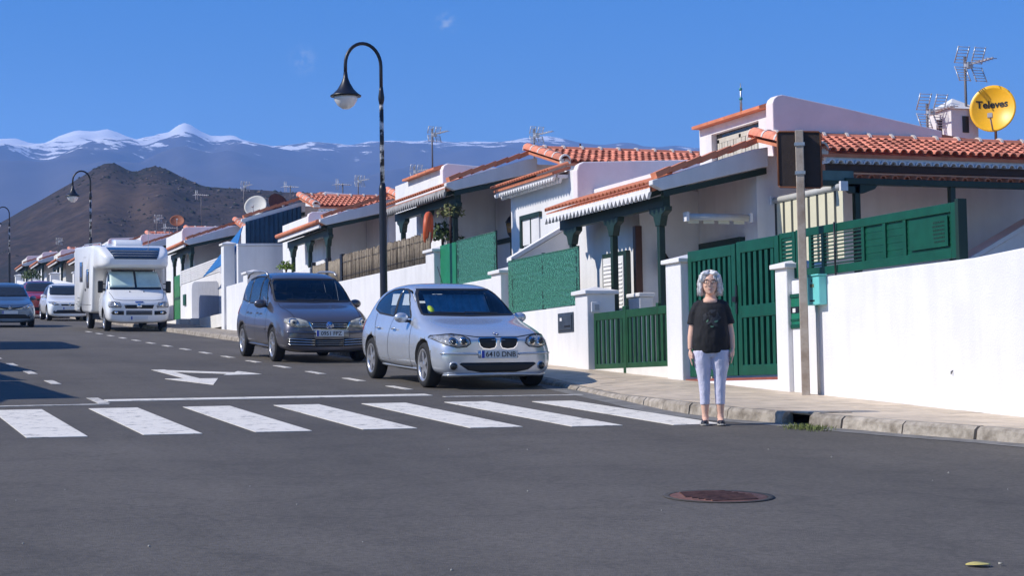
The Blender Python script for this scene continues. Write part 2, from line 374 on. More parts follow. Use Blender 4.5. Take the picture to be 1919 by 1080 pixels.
obj('hill', ridge_mesh('hill', hp, 480, 350, 660, -225, 225, 300, 150, 2.6, .066, lambda d, u: .06*(d*.936-u*.352)-1.2, 1.0), hill_mat(), kind='structure')
# scrub bushes and boulders dotted over the cinder slope
hill_o = bpy.data.objects['hill']; hbm = bmesh.new(); hbm.from_mesh(hill_o.data); hbv = BVHTree.FromBMesh(hbm)
sa, sb = MB(), MB()
for i in range(6500):
    u, d = random.uniform(-150, 60), random.uniform(385, 520)
    if noise.noise(Vector((u*.035, d*.02, 5)))+.25*random.random()+(u+75)*.004 < .0: continue
    p = FW*d+RT*u; q, nn, _, _ = hbv.ray_cast(Vector((p.x, p.y, 500)), Vector((0, 0, -1)))
    if q is None: continue
    r = random.uniform(.10, .42)*(2.2 if random.random() < .08 else 1); mbx = sa if random.random() < .86 else sb
    e = [Vector((r*random.uniform(.7, 1.6), 0, 0)), Vector((0, r*random.uniform(.7, 1.6), 0)), Vector((0, 0, r*random.uniform(.5, 1)))]
    mbx.add([q+e[0], q+e[1], q-e[0], q-e[1], q+e[2]], [(0, 1, 4), (1, 2, 4), (2, 3, 4), (3, 0, 4)])
obj('scrub', sa, mat('dark_scrub', (.018, .024, .012), .95, .5, .5), kind='stuff')
obj('boulders', sb, mat('pale_boulder', (.15, .12, .10), .95, .4, .5), kind='stuff')
mp_ = [(-900, 300), (-300, 285), (0, 262), (30, 264), (60, 272), (85, 268), (110, 253), (145, 240), (175, 242), (200, 239), (230, 248), (262, 258), (290, 253), (320, 248), (333, 240), (345, 236), (358, 238), (375, 248), (400, 258), (440, 254), (470, 262), (510, 270), (560, 272), (600, 266), (650, 268), (690, 264), (740, 262), (800, 264), (860, 267), (920, 268), (960, 265), (1010, 264), (1060, 268), (1085, 275), (1130, 278), (1180, 274), (1260, 272), (1330, 276), (1500, 290), (1800, 320), (2600, 390)]
def mount_mat():
    m = mat('mountain_rock', (.05, .045, .05), .95); N, L = m.node_tree.nodes, m.node_tree.links; b = N['Principled BSDF']
    ge = N.new('ShaderNodeNewGeometry'); sp = N.new('ShaderNodeSeparateXYZ'); L.new(ge.outputs['Position'], sp.inputs[0])
    n1 = N.new('ShaderNodeTexNoise'); n1.inputs['Scale'].default_value = .016; n1.inputs['Detail'].default_value = 7; n1.inputs['Roughness'].default_value = .62
    mp = N.new('ShaderNodeMapping'); mp.inputs['Rotation'].default_value = (0, .5, YAW); mp.inputs['Scale'].default_value = (1, .6, 1.6)
    L.new(ge.outputs['Position'], mp.inputs['Vector']); L.new(mp.outputs[0], n1.inputs['Vector'])
    a = N.new('ShaderNodeMath'); a.operation = 'MULTIPLY_ADD'; a.inputs[1].default_value = 700; dt = N.new('ShaderNodeVectorMath'); dt.operation = 'DOT_PRODUCT'; dt.inputs[1].default_value = RT; L.new(ge.outputs['Position'], dt.inputs[0])
    tl = N.new('ShaderNodeMath'); tl.operation = 'MULTIPLY_ADD'; tl.inputs[1].default_value = -.10; L.new(dt.outputs['Value'], tl.inputs[0])   # the snow line climbs towards the right-hand ridge
    tl2 = N.new('ShaderNodeMath'); tl2.operation = 'ADD'; tl2.inputs[1].default_value = -90; L.new(sp.outputs['Z'], tl2.inputs[0]); L.new(tl2.outputs[0], tl.inputs[2])
    L.new(n1.outputs['Fac'], a.inputs[0]); L.new(tl.outputs[0], a.inputs[2])
    r = N.new('ShaderNodeMapRange'); r.interpolation_type = 'SMOOTHSTEP'; r.inputs['From Min'].default_value = SNOW0; r.inputs['From Max'].default_value = SNOW0+40; L.new(a.outputs[0], r.inputs['Value'])
    mx = N.new('ShaderNodeMix'); mx.data_type = 'RGBA'; mx.inputs['A'].default_value = (.085, .078, .09, 1); mx.inputs['B'].default_value = (.9, .9, .92, 1)
    L.new(r.outputs[0], mx.inputs['Factor']); L.new(mx.outputs['Result'], b.inputs['Base Color']); return m
zt = at_depth(345, 236, 5200).z
SNOW0 = zt*.84+280
obj('mountains', ridge_mesh('mountains', mp_, 5200, 2300, 5900, -2500, 2300, 300, 110, 95, .0026, lambda d, u: .06*(d*.936-u*.352)-3 if d < 3300 else .06*(3300*.936-u*.352)-3, 1.0), mount_mat(), kind='structure')
# the air between
hz = bpy.data.materials.new('haze'); hz.use_nodes = True; N = hz.node_tree.nodes
for n in list(N): N.remove(n)
ho = N.new('ShaderNodeOutputMaterial'); pv = N.new('ShaderNodeVolumePrincipled')
pv.inputs['Color'].default_value = (.25, .50, 1.0, 1); pv.inputs['Density'].default_value = HAZE = 2.1e-4; pv.inputs['Anisotropy'].default_value = 0
hz.node_tree.links.new(pv.outputs[0], ho.inputs['Volume'])
hb = MB().box(-2900, 3500, -420, 6400, -230, zt+60, Matrix.Rotation(-YAW, 4, 'Z'))
obj('haze', hb, hz, kind='stuff')
# ---------------------------------------------------------------- tiles and house module
MAUVE = mat('shade_tinted_plaster', (.80, .715, .73), .85, .08, 1.3, .4, 45)  # white plaster with shade and red roof bounce tinted into its colour
E0 = 2.8                                        # eave height above the house's floor
CACHE = {}
def cached(key, fn, m):
    if key not in CACHE: CACHE[key] = fn().mesh(key, m)
    return CACHE[key]
def barrel(mb, p0, p1, r0, r1, up, n=6, th=.012, a0=0., a1=pi):
    """half-round clay tile from p0 to p1 (outer arc, inner arc, closed ends)"""
    p0, p1, up = Vector(p0), Vector(p1), Vector(up); t = (p1-p0).normalized(); s = t.cross(up).normalized(); u = s.cross(t).normalized()
    def ring(p, r):
        o = [p+s*(r*cos(a0+(a1-a0)*k/n))+u*(r*sin(a0+(a1-a0)*k/n)) for k in range(n+1)]
        i = [p+s*((r-th)*cos(a0+(a1-a0)*k/n))+u*((r-th)*sin(a0+(a1-a0)*k/n)) for k in range(n, -1, -1)]
        return o+i
    return mb.loft([ring(p0, r0), ring(p1, r1)], caps=False, sm=False) if False else _barrel(mb, ring(p0, r0), ring(p1, r1), n)
def _barrel(mb, A, B, n):
    k = len(A); fs = [(i, (i+1) % k, k+(i+1) % k, k+i) for i in range(k)]
    for b in (0, k):
        for i in range(n): fs.append((b+i, b+i+1, b+2*n+1-i-1, b+2*n+1-i))
    return mb.add(list(A)+list(B), fs, False)
PITCH_T = .150
def roof_tile():
    mb = MB(); barrel(mb, (0, .40, .0), (0, -.02, .018), .052, .064, (0, 0, 1), 6); return mb
def ridge_tile():
    mb = MB(); barrel(mb, (0, 0, 0), (.43, 0, .0), .10, .115, (0, 0, 1), 7, .018); return mb
def eave_row(mb, x, y0, y1, z, pitch, r, ln, up=(0, 0, 1), sl=.33, inv=False, th=.012):
    y = y0+pitch/2
    while y < y1:
        a0, a1 = (pi, 2*pi) if inv else (0, pi)
        barrel(mb, (x, y, z), (x+ln*cos(sl), y, z+ln*sin(sl)), r, r, up, 6, th, a0, a1); y += pitch
def zigzag(mb, x, y0, y1, z, pitch, h):
    """pointed valance: white teeth hanging under the eave"""
    y = y0
    while y < y1-.01:
        mb.prism([(y, z), (y+pitch, z), (y+pitch*.5, z-h)], x-.02, x+.03, 'x'); y += pitch
def wallbox(*b):
    mb = MB()
    for q in b: mb.box(*q)
    return mb
def house(Yg, ze, label, L=4.35, detail=0, tail=8.05, vz=.95, vx=.7, canopy=True, group='terraced houses stepping up the street', south=7.3, umode=None, wallmat=None, porch=True, vtop=.30, rakes=True, tilelook='zig', vy=None):
    wm = wallmat or WHITE
    h = thing('terraced_house', label, 'house', (11.8, Yg, ze-E0), group=group)
    z = E0; vy = vy or L+.45
    # walls
    b = [(vx, south+1.2, vy, tail, -.4, z+vz-.12), (1.8, south+1.2, .0, 2.05, -.4, z+.5), (.7, 1.0, 2.1, vy-.002, -.4, z+.14), (1.0, south+1, 2.1, vy-.002, -.4, z+.45)]
    obj('wall', wallbox(*b), wm, h)
    # side parapet of the raised volume with its rounded front end
    pr = [(vx-.01, z-.2), (vx-.01, z+vz-.16), (vx+.03, z+vz-.05), (vx+.12, z+vz), (south, z+vz+vtop), (south, z-.2)]
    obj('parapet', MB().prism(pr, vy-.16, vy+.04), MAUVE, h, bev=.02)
    obj('floor', MB().box(-.25, south+1, -2.4, tail-2.0, -.42, -.02).box(-.58, -.25, -2.0, tail-2.0, -.42, -.02), CREAM, h)
    if porch:
        rf = obj('roof', MB().prism([(-.03, z-.03), (1.9, z+.60), (1.9, z+.52), (-.03, z-.12)], .02, L), TERRA2, h)
        mb = MB()
        for i in range(12): mb.box(.0, 1.75, .12+i*(L-.3)/11, .19+i*(L-.3)/11, -.08, .0, Matrix.Translation((0, 0, z-.115)) @ Matrix.Rotation(-.317, 4, 'Y'))
        mb.box(.20, .32, .06, L-.05, z-.33, z-.16)
        obj('rafters', mb, DGREEN, h)
        if tilelook == 'zig':
            obj('eave_tiles', cached('eave_tiles%.2f' % L, lambda: (lambda m: (eave_row(m, -.09, .02, L, z-.01, .158, .062, .5), m)[1])(MB()), TERRA2), TERRA2, rf, kind='stuff')
            def vz_():
                m = MB(); m.box(-.035, .0, .02, L, z-.115, z-.05); zigzag(m, -.035, .02, L, z-.115, .158, .105); return m
            vm = mat('weathered_valance', (.34, .33, .33), .85, .3, 6) if L == 4.4 else WHITE; obj('valance', cached('valance%.2f' % L, vz_, vm), vm, rf, kind='stuff')
        else:
            obj('gutter', MB().tube([(-.09, 0, z+.0), (-.09, L, z+.0)], .06), TERRA2, rf)
            obj('valance', MB().box(-.06, .0, .02, L, z-.16, z-.07), WHITE, rf)
        for y in (.28, L*.48, L-.5):
            p = obj('post', MB().box(.21, .31, y-.05, y+.05, -.05, z-.62), DGREEN, h, bev=.008)
            obj('bracket', MB().prism([(y-.30, z-.33), (y+.30, z-.33), (y+.29, z-.40), (y+.15, z-.46), (y+.08, z-.62), (y-.08, z-.62), (y-.15, z-.46), (y-.29, z-.40)], .2, .32, 'x'), DGREEN, p, bev=.008)
    if rakes:
        rk = obj('gable_fascia', MB().prism([(-.06, z-.02), (.12, z-.10), (1.95, z+.32), (1.95, z+.62), (1.7, z+.58), (-.06, z+.05)], -.13, .01), WHITE, h, bev=.012)
        obj('barge_board', MB().prism([(.14, z-.20), (.14, z-.11), (1.93, z+.30), (1.93, z+.20)], -.10, .0), DGREEN, h)
        for i in range(7):
            x = .02+i*.262; zz = z+.085+i*.0865
            m = cached('coping', lambda: (lambda q: (q.prism([(0, 0), (.0, .09), (.275, .115), (.275, .025)], -.10, .10), q)[1])(MB()), TERRA2)
            c = obj('coping_tile', m, TERRA2, h, loc=(x, -.04, zz), rot=(0, -.31, 0))
    # tiled lean-to facing the viewer
    if canopy:
        cz0, cz1, cy = z+.80, z+.30, -2.0; sl = math.atan2(cz0-cz1, -cy)
        rf2 = obj('lean_to_roof', MB().prism([(0.02, cz0-.02), (cy, cz1-.02), (cy, cz1-.07), (0.02, cz0-.07)], 1.75, south, 'x'), TERRA2, h)
        n = int((south-1.78)/PITCH_T)
        tm = cached('roof_tile', roof_tile, TERRA)
        if detail >= 1:
            for i in range(n):
                for j in range(6):
                    f = (j+.0)/6.0
                    obj('tile', tm, TERRA, rf2, loc=(1.84+i*PITCH_T+random.uniform(-.006, .006), cy*(1-f)-.02, cz1+(cz0-cz1)*f+.0), rot=(sl-.02, 0, random.uniform(-.02, .02)))
        else:
            def allt():
                mb = MB(); src = roof_tile()
                for i in range(n):
                    for j in range(5):
                        f = j/5.0; m = Matrix.Translation((1.84+i*PITCH_T, cy*(1-f)-.02, cz1+(cz0-cz1)*f)) @ Matrix.Rotation(sl-.02, 4, 'X')
                        mb.add([m @ Vector(v) for v in src.v], src.f)
                return mb
            obj('tiles', cached('alltiles%.1f' % south, allt, TERRA), TERRA, rf2, kind='stuff')
        # hip edge on the street side, ridge along the wall head
        for k in range(5):
            p = Vector((1.80, cy*(1-k/5), cz1+(cz0-cz1)*k/5+.03)); obj('hip_tile', cached('ridge_tile', ridge_tile, TERRA), TERRA, rf2, loc=p, rot=(0, -sl, pi/2))
        for k in range(int((south-1.75)/.42)):
            obj('ridge_tile', cached('ridge_tile', ridge_tile, TERRA), TERRA, rf2, loc=(1.75+.42*k, .03, cz0+.0), rot=(0, .03, 0))
        jm = cached('mortar_joint', lambda: (lambda q: (barrel(q, (-.02, 0, .005), (.025, 0, .005), .12, .122, (0, 0, 1), 7, .03), q)[1])(MB()), MORTAR)
        for k in range(int((south-1.75)/.42)): obj('mortar_joint', jm, MORTAR, rf2, loc=(1.75+.42*k, .03, cz0))
        for k in range(5): obj('mortar_joint', jm, MORTAR, rf2, loc=(1.80, cy*(1-k/5)-.01, cz1+(cz0-cz1)*k/5+.03), rot=(0, -sl, pi/2))
        obj('eave_end', MB().box(1.72, 1.93, cy-.01, cy+.1, cz1-.04, cz1+.07), MORTAR, rf2, bev=.02)
        def fas():
            m = MB(); m.box(1.9, south, cy+.03, cy+.10, cz1-.135, cz1-.03)
            x = 1.9+PITCH_T/2
            while x < south:
                barrel(m, (x, cy-.02, cz1-.165), (x, cy+.3, cz1-.165), .066, .066, (0, 0, 1), 6, .02); x += PITCH_T
            return m
        obj('eave_course', cached('eave_course%.1f' % south, fas, WHITE2), WHITE2, rf2, kind='stuff')
        obj('eave_beam', MB().box(1.9, south-.1, cy+.06, cy+.16, cz1-.27, cz1-.165), BROWN, h)
    return h
def at_px(px, py, Y):
    r = ray(px, py); t_ = Y/r.y; return Vector((r.x*t_, Y, r.z*t_+CAMH))
LBL = 'white house with '
H1 = house(25.2, 4.52, LBL+'red tiled lean-to roof and green porch behind the green gates', detail=1, south=7.35)
H2 = house(35.1, 5.60, LBL+'tiled porch behind the reed fence and orange lifebuoy', detail=1, L=4.4, vx=1.3, vz=1.02, tail=7.9, vtop=-.35, vy=4.3)
H3 = house(45.3, 5.82, LBL+'white gutter porch between the lamp post and the dark grey people carrier', L=4.6, tilelook='gutter', vx=.9, vz=.75)
H4 = house(54.8, 6.72, LBL+'blue corrugated sheet closing the porch gable', porch=False, vx=3.4, vz=1.35, vy=3.5, tail=6.0, vtop=-.3)
H5 = house(64.4, 6.86, LBL+'grey and brown satellite dishes on the tiled roof above the blue tarp', L=4.2, tilelook='gutter')
H6 = house(74.1, 7.45, LBL+'tiled roof rising just behind the motorhome', tail=7.9)
H7 = house(83.9, 8.10, LBL+'grey fascia roof showing left of the motorhome', tilelook='gutter')
H8 = house(93.6, 8.55, LBL+'low grey roof above the small white car', tilelook='gutter', wallmat=CREAM)
H9 = house(103.4, 9.1, LBL+'dark eave above the red car', tilelook='gutter', wallmat=CREAM)
H10 = house(113.2, 9.7, LBL+'low roof behind the farthest street lamp', tilelook='gutter')
H11 = house(123.0, 10.2, LBL+'low white front farthest up the street', tilelook='gutter', wallmat=CREAM)
# ----- first house: its own porch, upper volume, terrace
z = E0
U = (2.2, 6.5, .07, 2.75)
wy0, wy1, wz0, wz1 = .62, 2.30, .62, 1.16
ub = wallbox((2.2, 2.34, wy1, 2.75, z+.3, z+1.30), (2.2, 2.34, .3, wy0, z+.3, z+1.30), (2.2, 2.34, wy0, wy1, z+wz1, z+1.30), (2.2, 2.34, wy0, wy1, z+.3, z+wz0), (2.34, 5.2, .3, 2.75, z+.3, z+.95), (2.34, 2.6, .3, wy0, z+.95, z+1.3), (2.34, 2.6, wy1, 2.75, z+.95, z+1.3))
obj('upper_wall', ub, WHITE, H1)
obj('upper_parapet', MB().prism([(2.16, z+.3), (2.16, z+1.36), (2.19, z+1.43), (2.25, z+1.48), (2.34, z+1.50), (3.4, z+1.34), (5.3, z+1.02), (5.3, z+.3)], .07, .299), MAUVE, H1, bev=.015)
for i in range(4):
    obj('coping_tile', cached('coping_u', lambda: MB().prism([(-.17, .0), (-.17, .05), (0.05, .12), (.1, .12), (.1, 0)], 0, .605), TERRA2), TERRA2, H1, loc=(2.22, .31+.61*i, z+1.302))
wd = obj('window', MB().box(2.30, 2.338, wy0-.03, wy1+.03, z+wz0, z+wz1+.03), GLASSD, H1)
SHUT = mat('cream_shutter', (.55, .52, .44), .6, .1, 4)
mb = MB(); 
for a, b in ((wy0+.03, wy0+.09), (wy1-.12, wy1-.06), (1.40, 1.47)): mb.box(2.285, 2.325, a, b, z+wz0, z+wz1-.10)
mb.box(2.285, 2.325, wy0+.03, wy1-.06, z+wz1-.16, z+wz1-.08)
for i in range(7):
    y = wy0+.12+i*.21
    mb.box(2.29, 2.32, y, y+.10, z+wz0, z+wz1-.14)
    mb.box(2.29, 2.32, y+.08, y+.22, z+wz1-.26, z+wz1-.14); mb.box(2.29, 2.32, y+.08, y+.22, z+wz0, z+wz0+.24)
obj('frame', mb, SHUT, wd)
# canopy over the small window of the raised volume
def canopy_strip(h, x, y0, y1, z):
    rf = obj('window_canopy', MB().prism([(x-.34, z), (x+.02, z+.12), (x+.02, z+.06), (x-.34, z-.05)], y0, y1), TERRA2, h)
    m = MB(); eave_row(m, x-.40, y0, y1, z+.02, .13, .052, .42); obj('eave_tiles', m, TERRA2, rf, kind='stuff')
    m = MB(); m.box(x-.30, x-.26, y0+.02, y1-.02, z-.09, z-.04); zigzag(m, x-.30, y0+.02, y1-.02, z-.09, .13, .07)
    m.box(x-.22, x-.01, y0+.04, y1-.04, z-.10, z-.04); zigzag(m, x-.16, y0+.04, y1-.04, z-.10, .13, .09); obj('valance', m, WHITE, rf, kind='stuff')
canopy_strip(H1, .7, 5.0, 8.1, z+.80)
w = obj('small_window', MB().box(.67, .69, 6.5, 7.35, z-.35, z+.14), WHITE2, H1)
obj('frame', MB().box(.64, .695, 6.40, 7.45, z+.14, z+.23).box(.64, .695, 7.36, 7.45, z-.4, z+.14).box(.66, .693, 6.9, 6.94, z-.35, z+.14), DGREEN, w)
# outside stair with sloping white parapet
st = thing('outdoor_stair', 'white stair wall with sloping top between the two green mesh fences', 'stair', (11.35, 30.2, 1.7))
obj('stringer', MB().prism([(0, 0), (0, 1.98), (1.13, 2.62), (1.13, 0)], 0, .16), WHITE2, st)
obj('coping', MB().prism([(-.02, 1.985), (-.02, 2.06), (1.12, 2.71), (1.12, 2.63)], -.03, .20), WHITE, st)
obj('steps', wallbox(*[(.1+.2*i, 1.13, .165, 1.1, 0, 1.0+.17*i) for i in range(5)]), CREAM, st)
st2 = thing('outdoor_stair', 'white sloping stair wall on the terrace right of the tall green fence', 'stair', (16.55, 24.0, 1.7))
obj('stringer', MB().prism([(0, 0), (0, 1.50), (2.2, 2.62), (2.2, 0)], 0, .30), WHITE2, st2)
obj('coping', MB().prism([(-.03, 1.505), (-.03, 1.58), (2.2, 2.72), (2.2, 2.625)], -.05, .38), WHITE, st2, bev=.01)
# first porch: door with louvred shutters, lantern wall, blinds
d = obj('door', MB().box(.62, .69, 2.42, 3.42, .05, 1.98), DGREEN, H1)
mb = MB().box(.598, .619, 2.50, 2.93, .10, 1.90).box(.598, .619, 2.95, 3.34, .10, 1.90)
obj('shutter', mb, WHITE, d)
mb = MB()
for i in range(24):
    for a, b in ((2.54, 2.90), (2.98, 3.31)): mb.box(-.012, .012, a, b, -.004, .026, Matrix.Translation((.592, 0, .2+i*.068)) @ Matrix.Rotation(.6, 4, 'Y'))
obj('louvres', mb, WHITE, d, kind='stuff')
obj('porch_side_wall', MB().box(.705, 1.795, 2.04, 2.1, -.05, z+.15), WHITE2, H1)
DBRN = mat('varnished_brown_wood', (.07, .022, .014), .35, .2, 6)
obj('door_post', MB().box(.60, .72, 1.98, 2.10, -.05, z-.45), DBRN, H1, bev=.01)
d = obj('inner_door', MB().box(1.76, 1.79, .55, 1.75, .0, 1.92), WHITE2, H1)
obj('frame', MB().box(1.70, 1.795, .42, .56, 0, 2.05).box(1.70, 1.795, 1.74, 1.88, 0, 2.05).box(1.70, 1.795, .56, 1.74, 1.92, 2.05), DGREEN, d)
obj('fanlight', MB().box(1.74, 1.765, .62, 1.1, 1.4, 1.8), GLASSD, d)
obj('low_wall', MB().box(.45, .7, 1.55, 2.0, -.05, 1.15).box(.42, .72, 1.5, 2.02, 1.15, 1.22), WHITE, H1, bev=.02)
obj('number_plaque', MB().box(1.77, 1.795, .12, .34, 1.66, 1.80), DBRN, H1)
def lantern(name, label, loc, s=1.0, par=None):
    t = thing(name, label, 'wall lamp', loc)
    obj('bracket', MB().box(-.02, .02, -.0, .06, .30, .36).tube([(0, .05, .34), (0, -.05, .42), (0, -.16, .40), (0, -.17, .34)], .012, 6), BLACK, t)
    obj('cage', MB().lathe([(.015, .36), (.05, .33), (.11, .24), (.115, .22), (.10, .215), (.07, -.02), (.05, -.05), (.02, -.09), (.005, -.13)], 6, Matrix.Translation((0, -.17, -.03))), BLACK, t)
    obj('glass', MB().lathe([(.102, .20), (.075, 0)], 6, Matrix.Translation((0, -.17, -.03))), mat('amber_glass', (.3, .16, .05), .2), t)
    return t
lantern('wall_lantern', 'black lantern on the shaded porch wall left of the tall gate', (12.85, 27.24, 3.30))
t = lantern('wall_lantern', 'black lantern on the shaded wall above the left green mesh fence', (13.5, 35.5, 4.72))
t.rotation_euler.z = -pi/2
def striped(name, label, loc, rot, wd_, drop, n, rail=.05):
    t = thing(name, label, 'blind', loc, rot)
    obj('roller', MB().tube([(0, 0, 0), (wd_, 0, 0)], rail, 10), mat('blind_cassette', (.5, .5, .48), .6, .1, 5), t)
    [obj('end_cap', MB().box(a, a+.05, -.06, .06, -.07, .07), WHITE, t) for a in (-.05, wd_)]
    c = mat('cream_canvas', (.66, .62, .46), .9, .05, 3, .2, 80); dk = mat('dark_canvas', (.05, .055, .05), .9)
    p = wd_/n
    for i in range(n):
        obj('stripe', MB().box(i*p, (i+.72)*p, -.005, .005, -drop, -.02), c, t)
        if drop > .15: obj('dark_stripe', MB().box((i+.72)*p, (i+1)*p, -.004, .004, -drop, -.02), dk, t)
    return t
striped('roller_blind', 'cream and dark striped blind hanging on the terrace behind the sign board', (13.86, 23.05, 4.30), (0, 0, pi/2), 2.05, 1.05, 8)
t = striped('roller_blind', 'rolled up striped blind under the porch gable above the tall gate', (12.35, 25.12, 4.02), None, 1.05, .10, 4, .055)
# terrace posts, beam, inner tile row
obj('terrace_beam', MB().box(2.2, 7.2, -2.02, -1.88, z-.17, z-.075), DGREEN, H1, bev=.008)
for x in (2.36, 4.02): obj('terrace_post', MB().box(x, x+.085, -2.0, -1.91, -.1, z-.17), DGREEN, H1)
obj('side_board', MB().box(1.62, 2.36, -1.97, -1.93, z-.115, z+.03), mat('grey_green_board', (.10, .17, .165), .6, .2, 6), H1)
obj('lower_beam', MB().box(1.7, 2.42, -2.0, -1.9, z-.2, z-.12), DGREEN, H1)
mb = MB(); x = 2.45
while x < 7.1: barrel(mb, (x, -1.98, z-.075), (x, -1.5, z-.01), .058, .058, (0, 0, 1), 6, .015); x += .205
obj('inner_tile_row', mb, TERRA2, H1, kind='stuff')
obj('bracket', MB().prism([(2.15, z-.17), (2.75, z-.17), (2.7, z-.23), (2.5, z-.3), (2.3, z-.3), (2.2, z-.23)], -2.0, -1.91), DGREEN, H1)
# chimney on the tiled ridge
c = obj('chimney', MB().box(5.88, 6.42, .65, 1.35, z+.75, z+1.5).add([(5.83, .60, z+1.501), (6.47, .60, z+1.501), (6.47, 1.40, z+1.501), (5.83, 1.40, z+1.501), (6.15, 1.0, z+1.74)], [(3, 2, 1, 0), (0, 1, 4), (1, 2, 4), (2, 3, 4), (3, 0, 4)]), WHITE2, H1, bev=.008)
obj('vent', MB().box(6.1, 6.22, .635, .66, z+1.1, z+1.38), BLACK, c)
obj('vent', MB().box(5.865, 5.89, .92, 1.07, z+1.08, z+1.36), BROWN, c)
obj('back_roof', MB().prism([(2.6, z+.62), (4.4, z+1.12), (7.3, z+.80), (7.3, z+.6)], .32, 2.4), TERRA2, H1)
# ----- second house: coping, lower details
z = E0
for i in range(4): obj('coping_tile', cached('coping_u', None, None), TERRA2, H2, loc=(1.32, 4.36+.62*i, z+.90))
obj('inner_door', MB().box(1.75, 1.79, .9, 1.9, 0, 1.75), WHITE2, H2)
obj('door_frame', MB().box(1.70, 1.795, .8, .9, 0, 1.85).box(1.70, 1.795, 1.9, 2.0, 0, 1.85).box(1.70, 1.795, .9, 1.9, 1.75, 1.85), DGREEN, H2)
obj('porch_window', MB().box(.60, .69, 2.3, 4.0, .7, 1.45), GLASSD, H2)
obj('sill_band', MB().box(.5, .69, 2.12, 4.25, 1.55, 1.62).box(.56, .69, 2.12, 4.25, 1.2, 1.26), WHITE, H2)
t = thing('lifebuoy', 'orange ring lifebuoy hanging from the porch post above the reed fence', 'lifebuoy', at_px(803, 428, 34.9), (.05, 0, 1.12))
OR = mat('orange_plastic', (.62, .11, .03), .5, .15, 5)
mb = MB(); rings = []
for i in range(25):
    a = 2*pi*i/24; c = Vector((cos(a)*.27, 0, sin(a)*.27)); rr = Vector((cos(a), 0, sin(a)))
    rings.append([c+rr*(.075*cos(2*pi*k/10))+Vector((0, .07*sin(2*pi*k/10), 0)) for k in range(10)])
obj('ring', mb.loft(rings, caps=False), OR, t)
# ----- fourth house: corrugated sheet in the gable
mb = MB(); vs = []; n = 60
for i in range(n+1):
    x = .05+1.75*i/n; dy = .02*sin(i*pi/2.5); vs += [(x, -.16+dy, 1.55), (x, -.16+dy, z+.0+x*.30-.06)]
for i in range(n): mb.add([vs[2*i], vs[2*i+2], vs[2*i+3], vs[2*i+1]], [(0, 1, 2, 3)])
o = obj('corrugated_sheet', mb, mat('blue_corrugated_sheet', (.012, .055, .115), .5, .25, 4), H4); so = o.modifiers.new('s', 'SOLIDIFY'); so.thickness = .01
obj('coping_tile', MB().box(3.38, 3.7, 3.55, 6.0, z+1.23, z+1.36), TERRA2, H4)
# ---------------------------------------------------------------- satellite dishes, aerials on the roofs
def dish(label, loc, az, el, r, m, txt=None):
    t = thing('satellite_dish', label, 'satellite dish', loc, (pi/2-el, 0, az))
    prof = [(r*k/8, .28*r*(k/8)**2) for k in range(9)]; prof[0] = (.002, 0)
    rings = [[Vector((q*cos(2*pi*k/32), q*1.06*sin(2*pi*k/32), zz)) for k in range(32)] for q, zz in prof]
    rings += [[Vector((v.x*.99, v.y*.99, v.z-.02)) for v in R] for R in rings[::-1]]
    obj('reflector', MB().loft(rings, caps=True), m, t)
    obj('arm', MB().tube([(0, -r*.98, .26*r), (0, -r*.55, r*.95)], .014, 6).box(-.04, .04, -r*.62, -r*.42, r*.88, r*1.05), mat('grey_plastic', (.4, .4, .4), .5), t)
    obj('mount', MB().tube([(0, 0, -.02), (0, -.05, -.15), (0, -r*1.2, -.2)], .025, 6), STEEL, t)
    if txt:
        tx = text_mesh(txt, r*.44, BLACK, t, (0, 0, 0), (0, 0, 0), .002, .004)
        for v in tx.data.vertices:          # lettering painted on the curved reflector
            v.co.x -= .02; v.co.y += r*.24; v.co.z += .28*r*(v.co.x**2+(v.co.y/1.06)**2)/r**2+.006
    return t
YEL = mat('yellow_dish_paint', (.95, .50, .015), .4, .06, 4)
dish('yellow satellite dish with black lettering beside the white chimney', (18.36, 25.6, 5.98), -.78, .15, .385, YEL, 'Televes')
dish('pale grey satellite dish on the tiled roof above the blue tarp', (14.5, 65.0, 8.22), -.5, .5, .42, mat('pale_dish', (.55, .54, .5), .6, .1, 4))
dish('rusty brown satellite dish beside the pale grey one', (15.3, 65.1, 8.33), .3, .4, .40, mat('rusty_dish', (.16, .05, .03), .7, .3, 6))
dish('terracotta coloured dish on the roof behind the motorhome', (13.4, 75.0, 8.6), -.2, .7, .30, mat('rusty_dish2', (.3, .1, .05), .7, .3, 6))
